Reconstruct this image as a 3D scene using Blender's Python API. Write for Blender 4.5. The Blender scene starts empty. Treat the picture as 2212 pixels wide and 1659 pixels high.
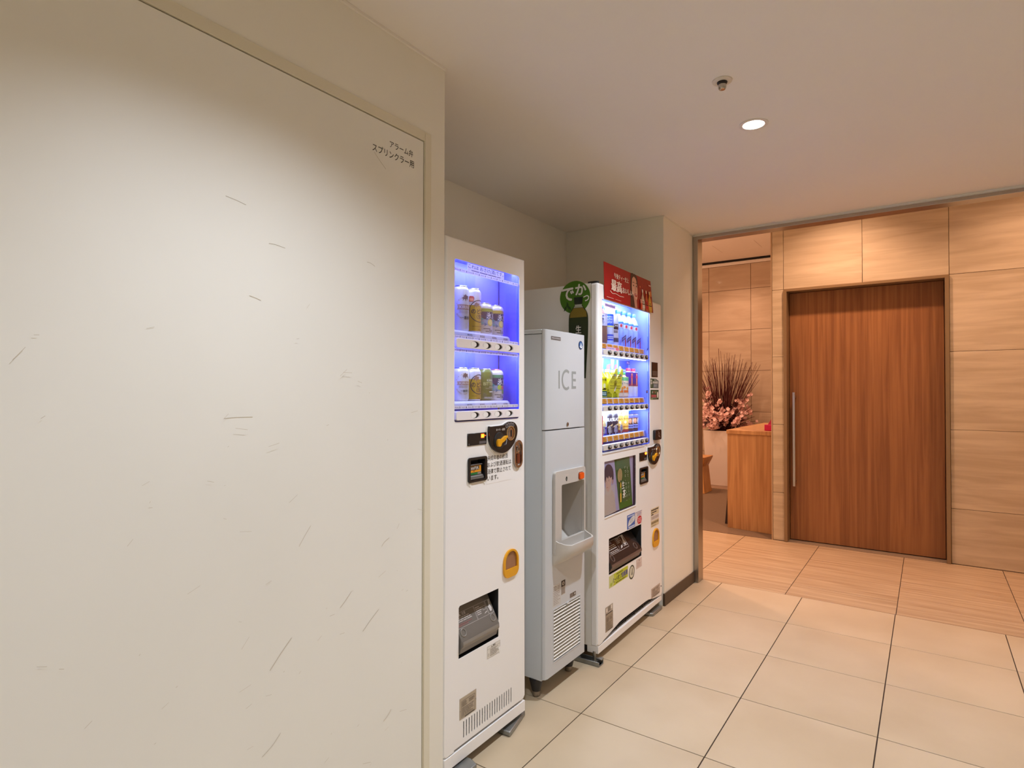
import bpy, bmesh, math, random
from mathutils import Vector, Matrix
from mathutils.geometry import tessellate_polygon
random.seed(7)
scene = bpy.context.scene
COL = scene.collection
R = math.radians

# ---------------------------------------------------------------- camera, world, exposure
CAM = (1.32, 0.0, 1.302)
def make_camera():
    yaw, pitch, roll = R(35.0983), R(0.74559), R(0.076575)
    right = Vector((math.cos(yaw), math.sin(yaw), 0)); fwd = Vector((-math.sin(yaw), math.cos(yaw), 0)); up = Vector((0, 0, 1))
    f2 = fwd * math.cos(pitch) + up * math.sin(pitch); u2 = up * math.cos(pitch) - fwd * math.sin(pitch)
    r2 = right * math.cos(roll) + u2 * math.sin(roll); u3 = u2 * math.cos(roll) - right * math.sin(roll)
    cam = bpy.data.cameras.new('camera'); cam.sensor_fit = 'HORIZONTAL'; cam.sensor_width = 36.0
    cam.lens = 1277.505 * 36.0 / 2212.0; cam.clip_start = 0.02; cam.clip_end = 60
    o = bpy.data.objects.new('camera', cam); COL.objects.link(o)
    m = Matrix.Identity(4)
    for i in range(3):
        m[i][0] = r2[i]; m[i][1] = u3[i]; m[i][2] = -f2[i]; m[i][3] = CAM[i]
    o.matrix_world = m
    scene.camera = o
make_camera()
world = bpy.data.worlds.new('world'); scene.world = world; world.use_nodes = True
world.node_tree.nodes['Background'].inputs[0].default_value = (0.9, 0.85, 0.8, 1)
world.node_tree.nodes['Background'].inputs[1].default_value = 0.02
vs = scene.view_settings
scene.display_settings.display_device = 'sRGB'
vs.view_transform = 'Standard'; vs.look = 'None'; vs.gamma = 1.0; vs.use_curve_mapping = False
vs.exposure = 0.10
try:
    scene.cycles.use_denoising = True
    scene.cycles.max_bounces = 10; scene.cycles.diffuse_bounces = 6; scene.cycles.glossy_bounces = 4
    scene.cycles.transparent_max_bounces = 12; scene.cycles.transmission_bounces = 6
    scene.cycles.sample_clamp_indirect = 6.0; scene.cycles.caustics_refractive = False; scene.cycles.caustics_reflective = False
except Exception:
    pass

def spot(name, loc, power, color, angle, blend, radius, target=None):
    l = bpy.data.lights.new(name, 'SPOT'); l.energy = power; l.color = color; l.spot_size = R(angle); l.spot_blend = blend; l.shadow_soft_size = radius
    o = bpy.data.objects.new(name, l); COL.objects.link(o); o.location = loc
    if target is not None:
        o.rotation_euler = (Vector(target) - Vector(loc)).to_track_quat('-Z', 'Y').to_euler()
    return o
def area(name, loc, sx, sy, power, color, aim):
    l = bpy.data.lights.new(name, 'AREA'); l.shape = 'RECTANGLE'; l.size = sx; l.size_y = sy; l.energy = power; l.color = color
    o = bpy.data.objects.new(name, l); COL.objects.link(o); o.location = loc
    o.rotation_euler = Vector(aim).to_track_quat('-Z', 'Y').to_euler()
    return o
# room downlights (row along the corridor), an added fill row, warm lobby downlights
ZC = 2.385
ROOM_W = (0.92, 0.985, 1.09)
ROOM_LAMPS = [(0.751, 2.506), (0.751, 0.78), (0.751, -0.95), (2.55, 2.506), (2.55, 0.78), (2.55, -0.95)]  # the row farther from the machines is unseen fill, added to brighten their fronts
for i, (x, y) in enumerate(ROOM_LAMPS):
    spot('downlight_and_fill_light', (x, y, ZC + 0.004 if i == 0 else ZC - 0.003), 96 if x < 1 else 56, ROOM_W, 128, 0.85, 0.03)
LOB_W = (1.0, 0.60, 0.40)
ZL = 3.235
LOB_LAMPS = [(-1.66, 7.28), (-2.0, 6.4), (-0.55, 6.9), (0.75, 5.0), (2.0, 5.0), (-0.9, 4.75), (-0.85, 8.25)]
for i, (x, y) in enumerate(LOB_LAMPS):
    spot('lobby_light', (x, y, ZL - 0.012), {3: 170, 4: 90, 5: 125}.get(i, 66), LOB_W, 110 if y < 5.1 else 130, 0.8, 0.05)
pt = bpy.data.lights.new('lobby_fill_light', 'POINT'); pt.energy = 62; pt.color = LOB_W; pt.shadow_soft_size = 0.15  # unseen fill light added to lift the lobby ceiling and far wall
po_ = bpy.data.objects.new('lobby_fill_light', pt); COL.objects.link(po_); po_.location = (-2.6, 6.3, 1.95)

# ---------------------------------------------------------------- materials
def lin(c):
    c = c / 255.0
    return c / 12.92 if c <= 0.04045 else ((c + 0.055) / 1.055) ** 2.4
def rgb(r, g, b): return (lin(r), lin(g), lin(b), 1.0)
_mats = {}
def mat(name, col, rough=0.5, metal=0.0, var=0.0, scale=8.0, bump=0.0, bscale=200.0, emit=None, es=1.0, spec=0.5, coat=0.0, stretch=None):
    if name in _mats: return _mats[name]
    m = bpy.data.materials.new(name); m.use_nodes = True; _mats[name] = m
    nt = m.node_tree; N = nt.nodes; L = nt.links; p = N['Principled BSDF']
    base = rgb(*col)
    p.inputs['Base Color'].default_value = base; p.inputs['Roughness'].default_value = rough; p.inputs['Metallic'].default_value = metal
    p.inputs['Specular IOR Level'].default_value = spec
    if coat: p.inputs['Coat Weight'].default_value = coat; p.inputs['Coat Roughness'].default_value = 0.05
    if emit:
        p.inputs['Emission Color'].default_value = rgb(*emit); p.inputs['Emission Strength'].default_value = es
    if var or bump:
        tc = N.new('ShaderNodeTexCoord'); vec = tc.outputs['Object']
        if stretch:
            mp = N.new('ShaderNodeMapping'); mp.inputs['Scale'].default_value = stretch; L.new(vec, mp.inputs[0]); vec = mp.outputs[0]
        if var:
            n = N.new('ShaderNodeTexNoise'); n.inputs['Scale'].default_value = scale; n.inputs['Detail'].default_value = 5; L.new(vec, n.inputs['Vector'])
            r = N.new('ShaderNodeMapRange'); r.inputs['From Min'].default_value = 0.25; r.inputs['From Max'].default_value = 0.75
            r.inputs['To Min'].default_value = 1 - var; r.inputs['To Max'].default_value = 1 + var; L.new(n.outputs['Fac'], r.inputs['Value'])
            mx = N.new('ShaderNodeVectorMath'); mx.operation = 'SCALE'; mx.inputs[0].default_value = base[:3]; L.new(r.outputs[0], mx.inputs['Scale'])
            L.new(mx.outputs[0], p.inputs['Base Color'])
        if bump:
            b = N.new('ShaderNodeBump'); b.inputs['Strength'].default_value = bump; b.inputs['Distance'].default_value = 0.002
            n2 = N.new('ShaderNodeTexNoise'); n2.inputs['Scale'].default_value = bscale; n2.inputs['Detail'].default_value = 3
            L.new(vec, n2.inputs['Vector']); L.new(n2.outputs['Fac'], b.inputs['Height']); L.new(b.outputs[0], p.inputs['Normal'])
    return m
def grain(name, a, b, scale, stretch, rough=0.45, bump=0.0, spec=0.5, detail=6, dist=0.0, lo=0.35, hi=0.65):
    """two-tone grain or veining: noise stretched along one axis"""
    if name in _mats: return _mats[name]
    m = bpy.data.materials.new(name); m.use_nodes = True; _mats[name] = m
    nt = m.node_tree; N = nt.nodes; L = nt.links; p = N['Principled BSDF']
    p.inputs['Roughness'].default_value = rough; p.inputs['Specular IOR Level'].default_value = spec
    tc = N.new('ShaderNodeTexCoord'); mp = N.new('ShaderNodeMapping'); mp.inputs['Scale'].default_value = stretch; L.new(tc.outputs['Object'], mp.inputs[0])
    oi = N.new('ShaderNodeObjectInfo'); ad = N.new('ShaderNodeVectorMath'); ad.operation = 'ADD'
    sc = N.new('ShaderNodeMath'); sc.operation = 'MULTIPLY'; sc.inputs[1].default_value = 37.0; L.new(oi.outputs['Random'], sc.inputs[0])
    L.new(mp.outputs[0], ad.inputs[0]); L.new(sc.outputs[0], ad.inputs[1])
    n = N.new('ShaderNodeTexNoise'); n.inputs['Scale'].default_value = scale; n.inputs['Detail'].default_value = detail; n.inputs['Distortion'].default_value = dist
    L.new(ad.outputs[0], n.inputs['Vector'])
    r = N.new('ShaderNodeValToRGB'); r.color_ramp.elements[0].position = lo; r.color_ramp.elements[1].position = hi
    r.color_ramp.elements[0].color = rgb(*a); r.color_ramp.elements[1].color = rgb(*b)
    L.new(n.outputs['Fac'], r.inputs['Fac']); L.new(r.outputs[0], p.inputs['Base Color'])
    if bump:
        bm_ = N.new('ShaderNodeBump'); bm_.inputs['Strength'].default_value = bump; bm_.inputs['Distance'].default_value = 0.002
        L.new(n.outputs['Fac'], bm_.inputs['Height']); L.new(bm_.outputs[0], p.inputs['Normal'])
    return m
def glass(name, tint, fac, rough=0.02):
    """thin pane: mostly transparent with a mirror sheen"""
    if name in _mats: return _mats[name]
    m = bpy.data.materials.new(name); m.use_nodes = True; _mats[name] = m
    nt = m.node_tree; N = nt.nodes; L = nt.links
    N.remove(N['Principled BSDF']); out = N['Material Output']
    t = N.new('ShaderNodeBsdfTransparent'); t.inputs[0].default_value = rgb(*tint)
    g = N.new('ShaderNodeBsdfGlossy'); g.inputs['Roughness'].default_value = rough
    fr = N.new('ShaderNodeFresnel'); fr.inputs[0].default_value = 1.45
    ml = N.new('ShaderNodeMath'); ml.operation = 'MULTIPLY'; ml.inputs[1].default_value = fac; L.new(fr.outputs[0], ml.inputs[0])
    mx = N.new('ShaderNodeMixShader'); L.new(ml.outputs[0], mx.inputs[0]); L.new(t.outputs[0], mx.inputs[1]); L.new(g.outputs[0], mx.inputs[2])
    L.new(mx.outputs[0], out.inputs[0])
    return m
def paper(name, col, k=0.5):
    """thin printed film that lets light through"""
    if name in _mats: return _mats[name]
    m = bpy.data.materials.new(name); m.use_nodes = True; _mats[name] = m
    nt = m.node_tree; N = nt.nodes; L = nt.links; N.remove(N['Principled BSDF'])
    d = N.new('ShaderNodeBsdfDiffuse'); d.inputs[0].default_value = rgb(*col); t = N.new('ShaderNodeBsdfTranslucent'); t.inputs[0].default_value = rgb(*col)
    mx = N.new('ShaderNodeMixShader'); mx.inputs[0].default_value = k; L.new(d.outputs[0], mx.inputs[1]); L.new(t.outputs[0], mx.inputs[2]); L.new(mx.outputs[0], N['Material Output'].inputs[0])
    return m
def ink(r, g, b, rough=0.5, metal=0.0):
    return mat('ink_%d_%d_%d_%d' % (r, g, b, int(metal * 10)), (r, g, b), rough, metal)
BLACK = ink(22, 20, 22); WHITE = ink(238, 236, 232); GREY = ink(120, 118, 116)

# ---------------------------------------------------------------- mesh builder
class MB:
    def __init__(s): s.v = []; s.f = []; s.m = []; s.mats = []
    def mi(s, m):
        if m not in s.mats: s.mats.append(m)
        return s.mats.index(m)
    def add(s, vs, fs, m):
        n = len(s.v); k = s.mi(m); s.v += [tuple(p) for p in vs]
        for f in fs: s.f.append([i + n for i in f]); s.m.append(k)
        return s
    def box(s, x0, x1, y0, y1, z0, z1, m):
        v = [(x, y, z) for x in (x0, x1) for y in (y0, y1) for z in (z0, z1)]
        return s.add(v, [(0, 1, 3, 2), (4, 6, 7, 5), (0, 4, 5, 1), (2, 3, 7, 6), (0, 2, 6, 4), (1, 5, 7, 3)], m)
    def prism(s, pts, ax, a, b, m, holes=()):
        loops = [list(pts)] + [list(h) for h in holes]
        def P(p, h): return {'x': (h, p[0], p[1]), 'y': (p[0], h, p[1]), 'z': (p[0], p[1], h)}[ax]
        flat = [p for l in loops for p in l]; n = len(flat)
        vs = [P(p, a) for p in flat] + [P(p, b) for p in flat]; fs = []
        if len(loops) == 1 and len(pts) <= 4: tris = [tuple(range(n))]
        else: tris = tessellate_polygon([[Vector((p[0], p[1], 0)) for p in l] for l in loops])
        for t in tris: fs.append(tuple(t)); fs.append(tuple(i + n for i in reversed(t)))
        o = 0
        for l in loops:
            k = len(l)
            for i in range(k):
                j = (i + 1) % k; fs.append((o + i, o + j, o + j + n, o + i + n))
            o += k
        return s.add(vs, fs, m)
    def lathe(s, prof, c, m, n=24, ax='z', cap=True):
        vs = []; fs = []
        for (r, h) in prof:
            for i in range(n):
                a = 2 * math.pi * i / n; x, y = r * math.cos(a), r * math.sin(a)
                q = {'z': (x, y, h), 'x': (h, x, y), 'y': (y, h, x)}[ax]
                vs.append((c[0] + q[0], c[1] + q[1], c[2] + q[2]))
        for k in range(len(prof) - 1):
            for i in range(n):
                j = (i + 1) % n; fs.append((k * n + i, k * n + j, k * n + n + j, k * n + n + i))
        if cap:
            fs.append(tuple(range(n - 1, -1, -1))); t = (len(prof) - 1) * n; fs.append(tuple(range(t, t + n)))
        return s.add(vs, fs, m)
    def tube(s, pts, r, m, n=8, r2=None):
        pts = [Vector(p) for p in pts]; vs = []; fs = []; K = len(pts)
        for k, p in enumerate(pts):
            d = (pts[min(k + 1, K - 1)] - pts[max(k - 1, 0)]).normalized()
            a = d.cross(Vector((0, 0, 1)));
            if a.length < 1e-3: a = d.cross(Vector((1, 0, 0)))
            a.normalize(); b = d.cross(a); rr = r if r2 is None else r + (r2 - r) * k / (K - 1)
            for i in range(n):
                t = 2 * math.pi * i / n; vs.append(p + a * (rr * math.cos(t)) + b * (rr * math.sin(t)))
        for k in range(K - 1):
            for i in range(n):
                j = (i + 1) % n; fs.append((k * n + i, k * n + j, k * n + n + j, k * n + n + i))
        fs.append(tuple(range(n - 1, -1, -1))); t = (K - 1) * n; fs.append(tuple(range(t, t + n)))
        return s.add(vs, fs, m)
    def ring(s, c, nrm, Rr, r, m, n=24, k=8, sq=1.0):
        nrm = Vector(nrm).normalized(); a = nrm.cross(Vector((0, 0, 1)));
        if a.length < 1e-3: a = Vector((1, 0, 0))
        a.normalize(); b = nrm.cross(a); c = Vector(c); vs = []; fs = []
        for i in range(n):
            t = 2 * math.pi * i / n; e = a * math.cos(t) * sq + b * math.sin(t)
            for j in range(k):
                q = 2 * math.pi * j / k; vs.append(c + e * (Rr + r * math.cos(q)) + nrm * (r * math.sin(q)))
        for i in range(n):
            for j in range(k):
                i2, j2 = (i + 1) % n, (j + 1) % k; fs.append((i * k + j, i2 * k + j, i2 * k + j2, i * k + j2))
        return s.add(vs, fs, m)
    def loft(s, rings, m, closed=True, cap=True):
        n = len(rings[0]); vs = [p for r in rings for p in r]; fs = []
        for k in range(len(rings) - 1):
            for i in range(n if closed else n - 1):
                j = (i + 1) % n; fs.append((k * n + i, k * n + j, k * n + n + j, k * n + n + i))
        if cap:
            fs.append(tuple(range(n - 1, -1, -1))); t = (len(rings) - 1) * n; fs.append(tuple(range(t, t + n)))
        return s.add(vs, fs, m)
    def build(s, name, parent=None, origin=None, bevel=0.0, segs=2, filt=None, smooth=40, fix=True, **props):
        if origin is None:
            r = parent
            while r is not None and r.parent is not None: r = r.parent
            origin = tuple(r['org']) if r is not None and 'org' in r else (0, 0, 0)
        me = bpy.data.meshes.new(name)
        me.from_pydata([(p[0] - origin[0], p[1] - origin[1], p[2] - origin[2]) for p in s.v], [], s.f)
        for m in s.mats: me.materials.append(m)
        for p, k in zip(me.polygons, s.m): p.material_index = k
        if fix or bevel:
            bm = bmesh.new(); bm.from_mesh(me)
            if bevel: bmesh.ops.remove_doubles(bm, verts=bm.verts, dist=1e-6)
            if fix: bmesh.ops.recalc_face_normals(bm, faces=bm.faces)
            if bevel:
                bm.normal_update(); cur = set()
                for e in bm.edges:
                    if len(e.link_faces) == 2 and R(0.5) < e.calc_face_angle(0) < R(smooth or 40): cur.update(e.link_faces)
                for fc in bm.faces: fc.smooth = fc in cur
                flat = {tuple(round(c, 3) for c in fc.normal) for fc in bm.faces if fc not in cur}
                es = [e for e in bm.edges if len(e.link_faces) == 2 and e.calc_face_angle(0) > R(30) and (filt is None or filt(Vector([(e.verts[0].co[i] + e.verts[1].co[i]) / 2 + origin[i] for i in range(3)]), (e.verts[1].co - e.verts[0].co).normalized()))]
                if es:
                    bmesh.ops.bevel(bm, geom=es, offset=bevel, segments=segs, profile=0.5, affect='EDGES', clamp_overlap=True)
                    bm.normal_update()
                    for fc in bm.faces: fc.smooth = tuple(round(c, 3) for c in fc.normal) not in flat
                    for e in bm.edges:
                        if len(e.link_faces) == 2 and e.calc_face_angle(0) > R(smooth or 30): e.smooth = False
            bm.to_mesh(me); bm.free()
        if smooth:
            if not bevel:
                me.polygons.foreach_set('use_smooth', [True] * len(me.polygons)); me.set_sharp_from_angle(angle=R(smooth))
        o = bpy.data.objects.new(name, me); COL.objects.link(o)
        if parent is not None: o.parent = parent
        else: o.location = origin
        for k, v in props.items(): o[k] = v
        return o
def thing(name, label, cat, loc=(0, 0, 0), rz=0.0, group=None, org=None):
    o = bpy.data.objects.new(name, None); COL.objects.link(o); o.location = loc; o.rotation_euler = (0, 0, rz); o.empty_display_size = 0.05
    o['label'] = label; o['category'] = cat
    o['org'] = tuple(loc) if org is None else tuple(org)
    if group: o['group'] = group
    return o
def struct(name, label=None, loc=(0, 0, 0)):
    o = bpy.data.objects.new(name, None); COL.objects.link(o); o.location = loc; o.empty_display_size = 0.05
    o['kind'] = 'structure'; o['org'] = tuple(loc)
    if label: o['label'] = label
    return o
def rrect(a0, b0, a1, b1, r, n=5):
    """rounded rectangle, counter-clockwise; r one radius or four (bl, br, tr, tl)"""
    rs = [r] * 4 if not isinstance(r, (tuple, list)) else r; pts = []
    for (cx, cy, t0, q) in ((a0, b0, 180, rs[0]), (a1, b0, 270, rs[1]), (a1, b1, 0, rs[2]), (a0, b1, 90, rs[3])):
        if q <= 0: pts.append((cx, cy)); continue
        ox = cx + q if cx == a0 else cx - q; oy = cy + q if cy == b0 else cy - q
        for i in range(n + 1):
            t = R(t0 + 90.0 * i / n); pts.append((ox + q * math.cos(t), oy + q * math.sin(t)))
    return pts
def ell(cu, cv, ru, rv, n=24): return [(cu + ru * math.cos(2 * math.pi * i / n), cv + rv * math.sin(2 * math.pi * i / n)) for i in range(n)]
def spline(pts, n=6, closed=True):
    """Catmull-Rom through the points"""
    K = len(pts); out = []
    for i in range(K if closed else K - 1):
        p = [pts[(i + d) % K] if closed else pts[min(max(i + d, 0), K - 1)] for d in (-1, 0, 1, 2)]
        for k in range(n):
            t = k / n
            out.append(tuple(0.5 * (2 * p[1][c] + (p[2][c] - p[0][c]) * t + (2 * p[0][c] - 5 * p[1][c] + 4 * p[2][c] - p[3][c]) * t * t + (3 * p[1][c] - p[0][c] - 3 * p[2][c] + p[3][c]) * t ** 3) for c in range(len(pts[0]))))
    if not closed: out.append(tuple(pts[-1]))
    return out

# ---------------------------------------------------------------- lettering and flat print
_txt = {}
def text_mesh(body, bold=0.0):
    k = (body, bold)
    if k not in _txt:
        cu = bpy.data.curves.new('txt', 'FONT'); cu.body = body; cu.size = 1.0; cu.offset = bold; cu.resolution_u = 3; cu.fill_mode = 'FRONT'
        o = bpy.data.objects.new('txt', cu); COL.objects.link(o)
        dg = bpy.context.evaluated_depsgraph_get(); dg.update()
        me = bpy.data.meshes.new_from_object(o.evaluated_get(dg))
        vs = [(v.co.x, v.co.y) for v in me.vertices]; fs = [tuple(p.vertices) for p in me.polygons]
        bpy.data.objects.remove(o); bpy.data.curves.remove(cu); bpy.data.meshes.remove(me)
        if not vs: vs = [(0, 0)]
        xs = [v[0] for v in vs]; ys = [v[1] for v in vs]
        w = max(xs) - min(xs) or 1; h = max(ys) - min(ys) or 1
        _txt[k] = ([((x - min(xs)) / w, (y - min(ys)) / h) for x, y in vs], fs, w, h)
    return _txt[k]
class Pr:
    """flat print laid on a surface: f(u, v, off) -> point; each layer a hair above the last"""
    def __init__(s, f, step=0.00012, slice_=None, base=0.0002): s.f = f; s.mb = MB(); s.k = 0; s.step = step; s.sl = slice_; s.base = base
    def _put(s, vs, fs, m):
        off = s.base + s.k * s.step; s.k += 1
        if s.sl:
            bm = bmesh.new(); bv = [bm.verts.new((a, b, 0)) for a, b in vs]
            for f in fs:
                try: bm.faces.new([bv[i] for i in f])
                except ValueError: pass
            u0 = min(a for a, b in vs); u1 = max(a for a, b in vs); t = math.ceil(u0 / s.sl) * s.sl
            while t < u1:
                bmesh.ops.bisect_plane(bm, geom=bm.verts[:] + bm.edges[:] + bm.faces[:], plane_co=(t, 0, 0), plane_no=(1, 0, 0)); t += s.sl
            bm.verts.index_update(); vs = [(v.co.x, v.co.y) for v in bm.verts]; fs = [[v.index for v in f.verts] for f in bm.faces]; bm.free()
        s.mb.add([s.f(a, b, off) for a, b in vs], fs, m); return s
    def poly(s, pts, m):
        if len(pts) <= 3: fs = [tuple(range(len(pts)))]
        else: fs = [tuple(t) for t in tessellate_polygon([[Vector((p[0], p[1], 0)) for p in pts]])]
        return s._put(pts, fs, m)
    def rect(s, u0, v0, u1, v1, m): return s._put([(u0, v0), (u1, v0), (u1, v1), (u0, v1)], [(0, 1, 2, 3)], m)
    def ell(s, cu, cv, ru, rv, m, n=24): return s._put(ell(cu, cv, ru, rv, n), [tuple(range(n))], m)
    def ring(s, cu, cv, ru, rv, w, m, n=32):
        a = ell(cu, cv, ru, rv, n); b = ell(cu, cv, ru - w, rv - w * rv / ru, n)
        return s._put(a + b, [(i, (i + 1) % n, n + (i + 1) % n, n + i) for i in range(n)], m)
    def line(s, pts, w, m):
        vs = []; fs = []
        for i, p in enumerate(pts):
            q0 = pts[max(i - 1, 0)]; q1 = pts[min(i + 1, len(pts) - 1)]; dx, dy = q1[0] - q0[0], q1[1] - q0[1]; d = math.hypot(dx, dy) or 1
            nx, ny = -dy / d * w / 2, dx / d * w / 2; vs += [(p[0] + nx, p[1] + ny), (p[0] - nx, p[1] - ny)]
        for i in range(len(pts) - 1): fs.append((2 * i, 2 * i + 1, 2 * i + 3, 2 * i + 2))
        return s._put(vs, fs, m)
    def frame(s, u0, v0, u1, v1, w, m):
        vs = [(u0, v0), (u1, v0), (u1, v1), (u0, v1), (u0 + w, v0 + w), (u1 - w, v0 + w), (u1 - w, v1 - w), (u0 + w, v1 - w)]
        return s._put(vs, [(0, 1, 5, 4), (1, 2, 6, 5), (2, 3, 7, 6), (3, 0, 4, 7)], m)
    def text(s, body, u0, v0, u1, v1, m, bold=0.0, skew=0.0):
        vs, fs, w, h = text_mesh(body)
        d = bold * (v1 - v0) * 0.8
        for du, dv in ((0, 0),) if not bold else ((-d, 0), (d, 0), (0, d), (0, -d)):   # weight: the same print laid down again a touch aside
            s._put([(u0 + (x + skew * (y - 0.5)) * (u1 - u0) + du, v0 + y * (v1 - v0) + dv) for x, y in vs], fs, m); s.k -= 0.75
        s.k = math.ceil(s.k); return s
    def texth(s, body, u0, v0, h, m, bold=0.0, align='l', sx=1.0):
        vs, fs, w, hh = text_mesh(body); W = w / hh * h * sx
        if align == 'r': u0 -= W
        if align == 'c': u0 -= W / 2
        return s.text(body, u0, v0, u0 + W, v0 + h, m, bold)
    def bars(s, u0, v0, u1, v1, rows, m, fill=0.45, rag=0.35, seed=1):
        """lines of print too small to read"""
        rd = random.Random(seed); p = (v1 - v0) / rows
        vs = []; fs = []
        for i in range(rows):
            t = u0
            end = u1 - rag * (u1 - u0) * rd.random()
            vb = v1 - (i + 1) * p + p * (1 - fill) / 2
            while t < end - 1e-5:
                w = min((u1 - u0) * rd.uniform(0.1, 0.3), end - t); n = len(vs)
                vs += [(t, vb), (t + w, vb), (t + w, vb + p * fill), (t, vb + p * fill)]; fs.append((n, n + 1, n + 2, n + 3)); t += w + (u1 - u0) * 0.025
        return s._put(vs, fs, m)
    def build(s, name, parent, **k): return s.mb.build(name, parent, smooth=0, fix=False, **k)
def faceX(X): return lambda u, v, o: (X + o, u, v)
def faceY(Y): return lambda u, v, o: (u, Y - o, v)
def cyl(c, r, z0=0.0, turn=-0.016): return lambda u, v, o: (c[0] + (r + o) * math.cos((u + turn) / r), c[1] + (r + o) * math.sin((u + turn) / r), z0 + v)
# ================================================================ ROOM SHELL
M_wall = mat('cream_paint', (237, 234, 223), 0.55, var=0.02, scale=1.6, bump=0.05, bscale=260)
M_ceil = mat('ceiling_paint', (236, 232, 225), 0.8, var=0.015, scale=1.2, bump=0.04, bscale=180)
M_door = mat('door_paint', (238, 237, 230), 0.42, var=0.02, scale=2.2, bump=0.02, bscale=90)
M_dframe = mat('door_frame_paint', (226, 220, 200), 0.4, var=0.02, scale=3)
M_tile = grain('porcelain_tile', (190, 171, 142), (200, 182, 154), 2.6, (1, 1, 1), rough=0.36, spec=0.45, detail=8)
M_grout = mat('dark_grout', (58, 44, 38), 0.9)
M_base = mat('brown_vinyl', (74, 58, 42), 0.45, var=0.04, scale=20)
M_steel = mat('brushed_stainless', (176, 172, 166), 0.3, 1.0, var=0.05, scale=6, stretch=(60, 60, 1.5), bump=0.03, bscale=8)
M_dark = mat('gap_shade_black', (16, 14, 14), 0.8)  # near-black colour stands for the shade in gaps and slots
M_white = ink(238, 236, 232)

# floor slab with its tiles
fl = MB().box(-0.70, 4.1, -2.5, 4.14, -0.12, -0.004, M_grout).build('floor', kind='structure', label='beige square tiled corridor floor with thin dark joints')
_tm = {}
def tile(x0, x1, y0, y1, m, parent, g=0.002, zt=0.0, name='tile'):
    w, d = round(x1 - x0 - 2 * g, 4), round(y1 - y0 - 2 * g, 4)
    if w <= 0.01 or d <= 0.01: return
    k = (w, d, m.name)
    if k not in _tm:
        o = MB().box(-w / 2, w / 2, -d / 2, d / 2, -0.0038, 0, m).build(name, parent, origin=(0, 0, 0), bevel=0.0007, segs=1); _tm[k] = o.data
    else:
        o = bpy.data.objects.new(name, _tm[k]); COL.objects.link(o); o.parent = parent
    o.location = ((x0 + x1) / 2, (y0 + y1) / 2, zt)
xs = [max(min(0.163 + 0.497 * k, 4.1), -0.70) for k in range(-2, 9)]
ys = [max(min(2.1353 + 0.4985 * k, 4.14), -2.5) for k in range(-10, 5)]
ys[-1] = 4.14
for a, b in zip(xs, xs[1:]):
    for c, d in zip(ys, ys[1:]): tile(a, b, c, d, M_tile, fl)

# ceiling with the hole of the visible downlight
MB().prism([(-0.80, -2.6), (4.2, -2.6), (4.2, 4.06), (-0.80, 4.06)], 'z', ZC, ZC + 0.10, M_ceil, holes=[ell(x, y, 0.047, 0.047, 28) for x, y in ROOM_LAMPS[:1]]).build('ceiling', kind='structure', label='flat painted ceiling above the vending corridor')

# corridor wall with the opening of the steel door, the alcove walls, far corridor walls
w = MB(); w.prism([(-2.5, 0), (0.26, 0), (0.26, 2.138), (1.416, 2.138), (1.416, 0), (1.485, 0), (1.485, ZC), (-2.5, ZC)], 'x', -0.12, 0.0, M_wall)
w.build('wall_left', bevel=0.0015, segs=1, kind='structure', label='cream painted wall around the steel door')
MB().box(-0.80, -0.1201, 1.365, 1.4845, 0, ZC, M_wall).build('wall_alcove_left', kind='structure', label='end wall of the alcove beside the beer machine')
MB().box(-0.80, -0.685, 1.485, 3.492, 0, ZC, M_wall).build('wall_alcove_back', kind='structure', label='back wall of the alcove behind the machines')
MB().box(-0.80, 0.0, 3.492, 4.044, 0, ZC, M_wall).build('wall_alcove_right', bevel=0.0015, segs=1, kind='structure', label='cream wall end between the drink machine and the steel doorway')
MB().box(4.1, 4.2, -2.6, 4.05, -0.1, ZC, M_wall).build('wall_right', kind='structure', label='cream wall on the far side of the corridor')
MB().box(-0.12, 4.1, -2.6, -2.5, -0.1, ZC, M_wall).build('wall_front', kind='structure', label='cream wall behind the viewpoint')
MB().prism([(-0.006, 3.486), (0.008, 3.486), (0.008, 4.043), (0.0002, 4.043), (0.0002, 3.4915), (-0.006, 3.4915)], 'z', 0.0, 0.074, M_base).build('baseboard_right', bevel=0.001, segs=1, kind='structure', label='dark brown baseboard under the cream wall end')
# thin shadow-gap trim where the corridor wall meets the ceiling
MB().box(0.0002, 0.009, -2.5, 1.485, ZC - 0.008, ZC - 0.0004, M_ceil).build('trim_1', kind='structure', label='thin pale moulding between corridor wall and ceiling')
MB().box(0.0002, 0.005, 3.4925, 4.043, ZC - 0.006, ZC - 0.0004, M_ceil).build('trim_2', kind='structure', label='thin pale moulding above the wall end by the doorway')

# the steel door of the valve cupboard
d1 = struct('door_1', 'cream steel cupboard door with black Japanese lettering near its top corner')
f = MB(); f.prism([(0.2605, 0.0), (0.2605, 2.1375), (1.4155, 2.1375), (1.4155, 0.0), (1.3845, 0.0), (1.3845, 2.1075), (0.2905, 2.1075), (0.2905, 0.0)], 'x', -0.11, 0.0035, M_dframe)
f.prism([(1.3865, 0.0), (1.3865, 2.132), (1.4045, 2.1335), (1.4045, 0.0)], 'x', 0.0035, 0.0048, M_dframe)
f.box(-0.118, -0.11, 0.2605, 1.4155, 0, 2.1375, M_dark)
f.build('door_frame', d1, bevel=0.0008, segs=1)
lf = MB().prism(rrect(0.294, 0.008, 1.3815, 2.104, (0, 0, 0.004, 0)), 'x', -0.045, 0.0, M_door).build('door_leaf', d1, bevel=0.0015, segs=2)
p = Pr(faceX(0.0))
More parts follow.
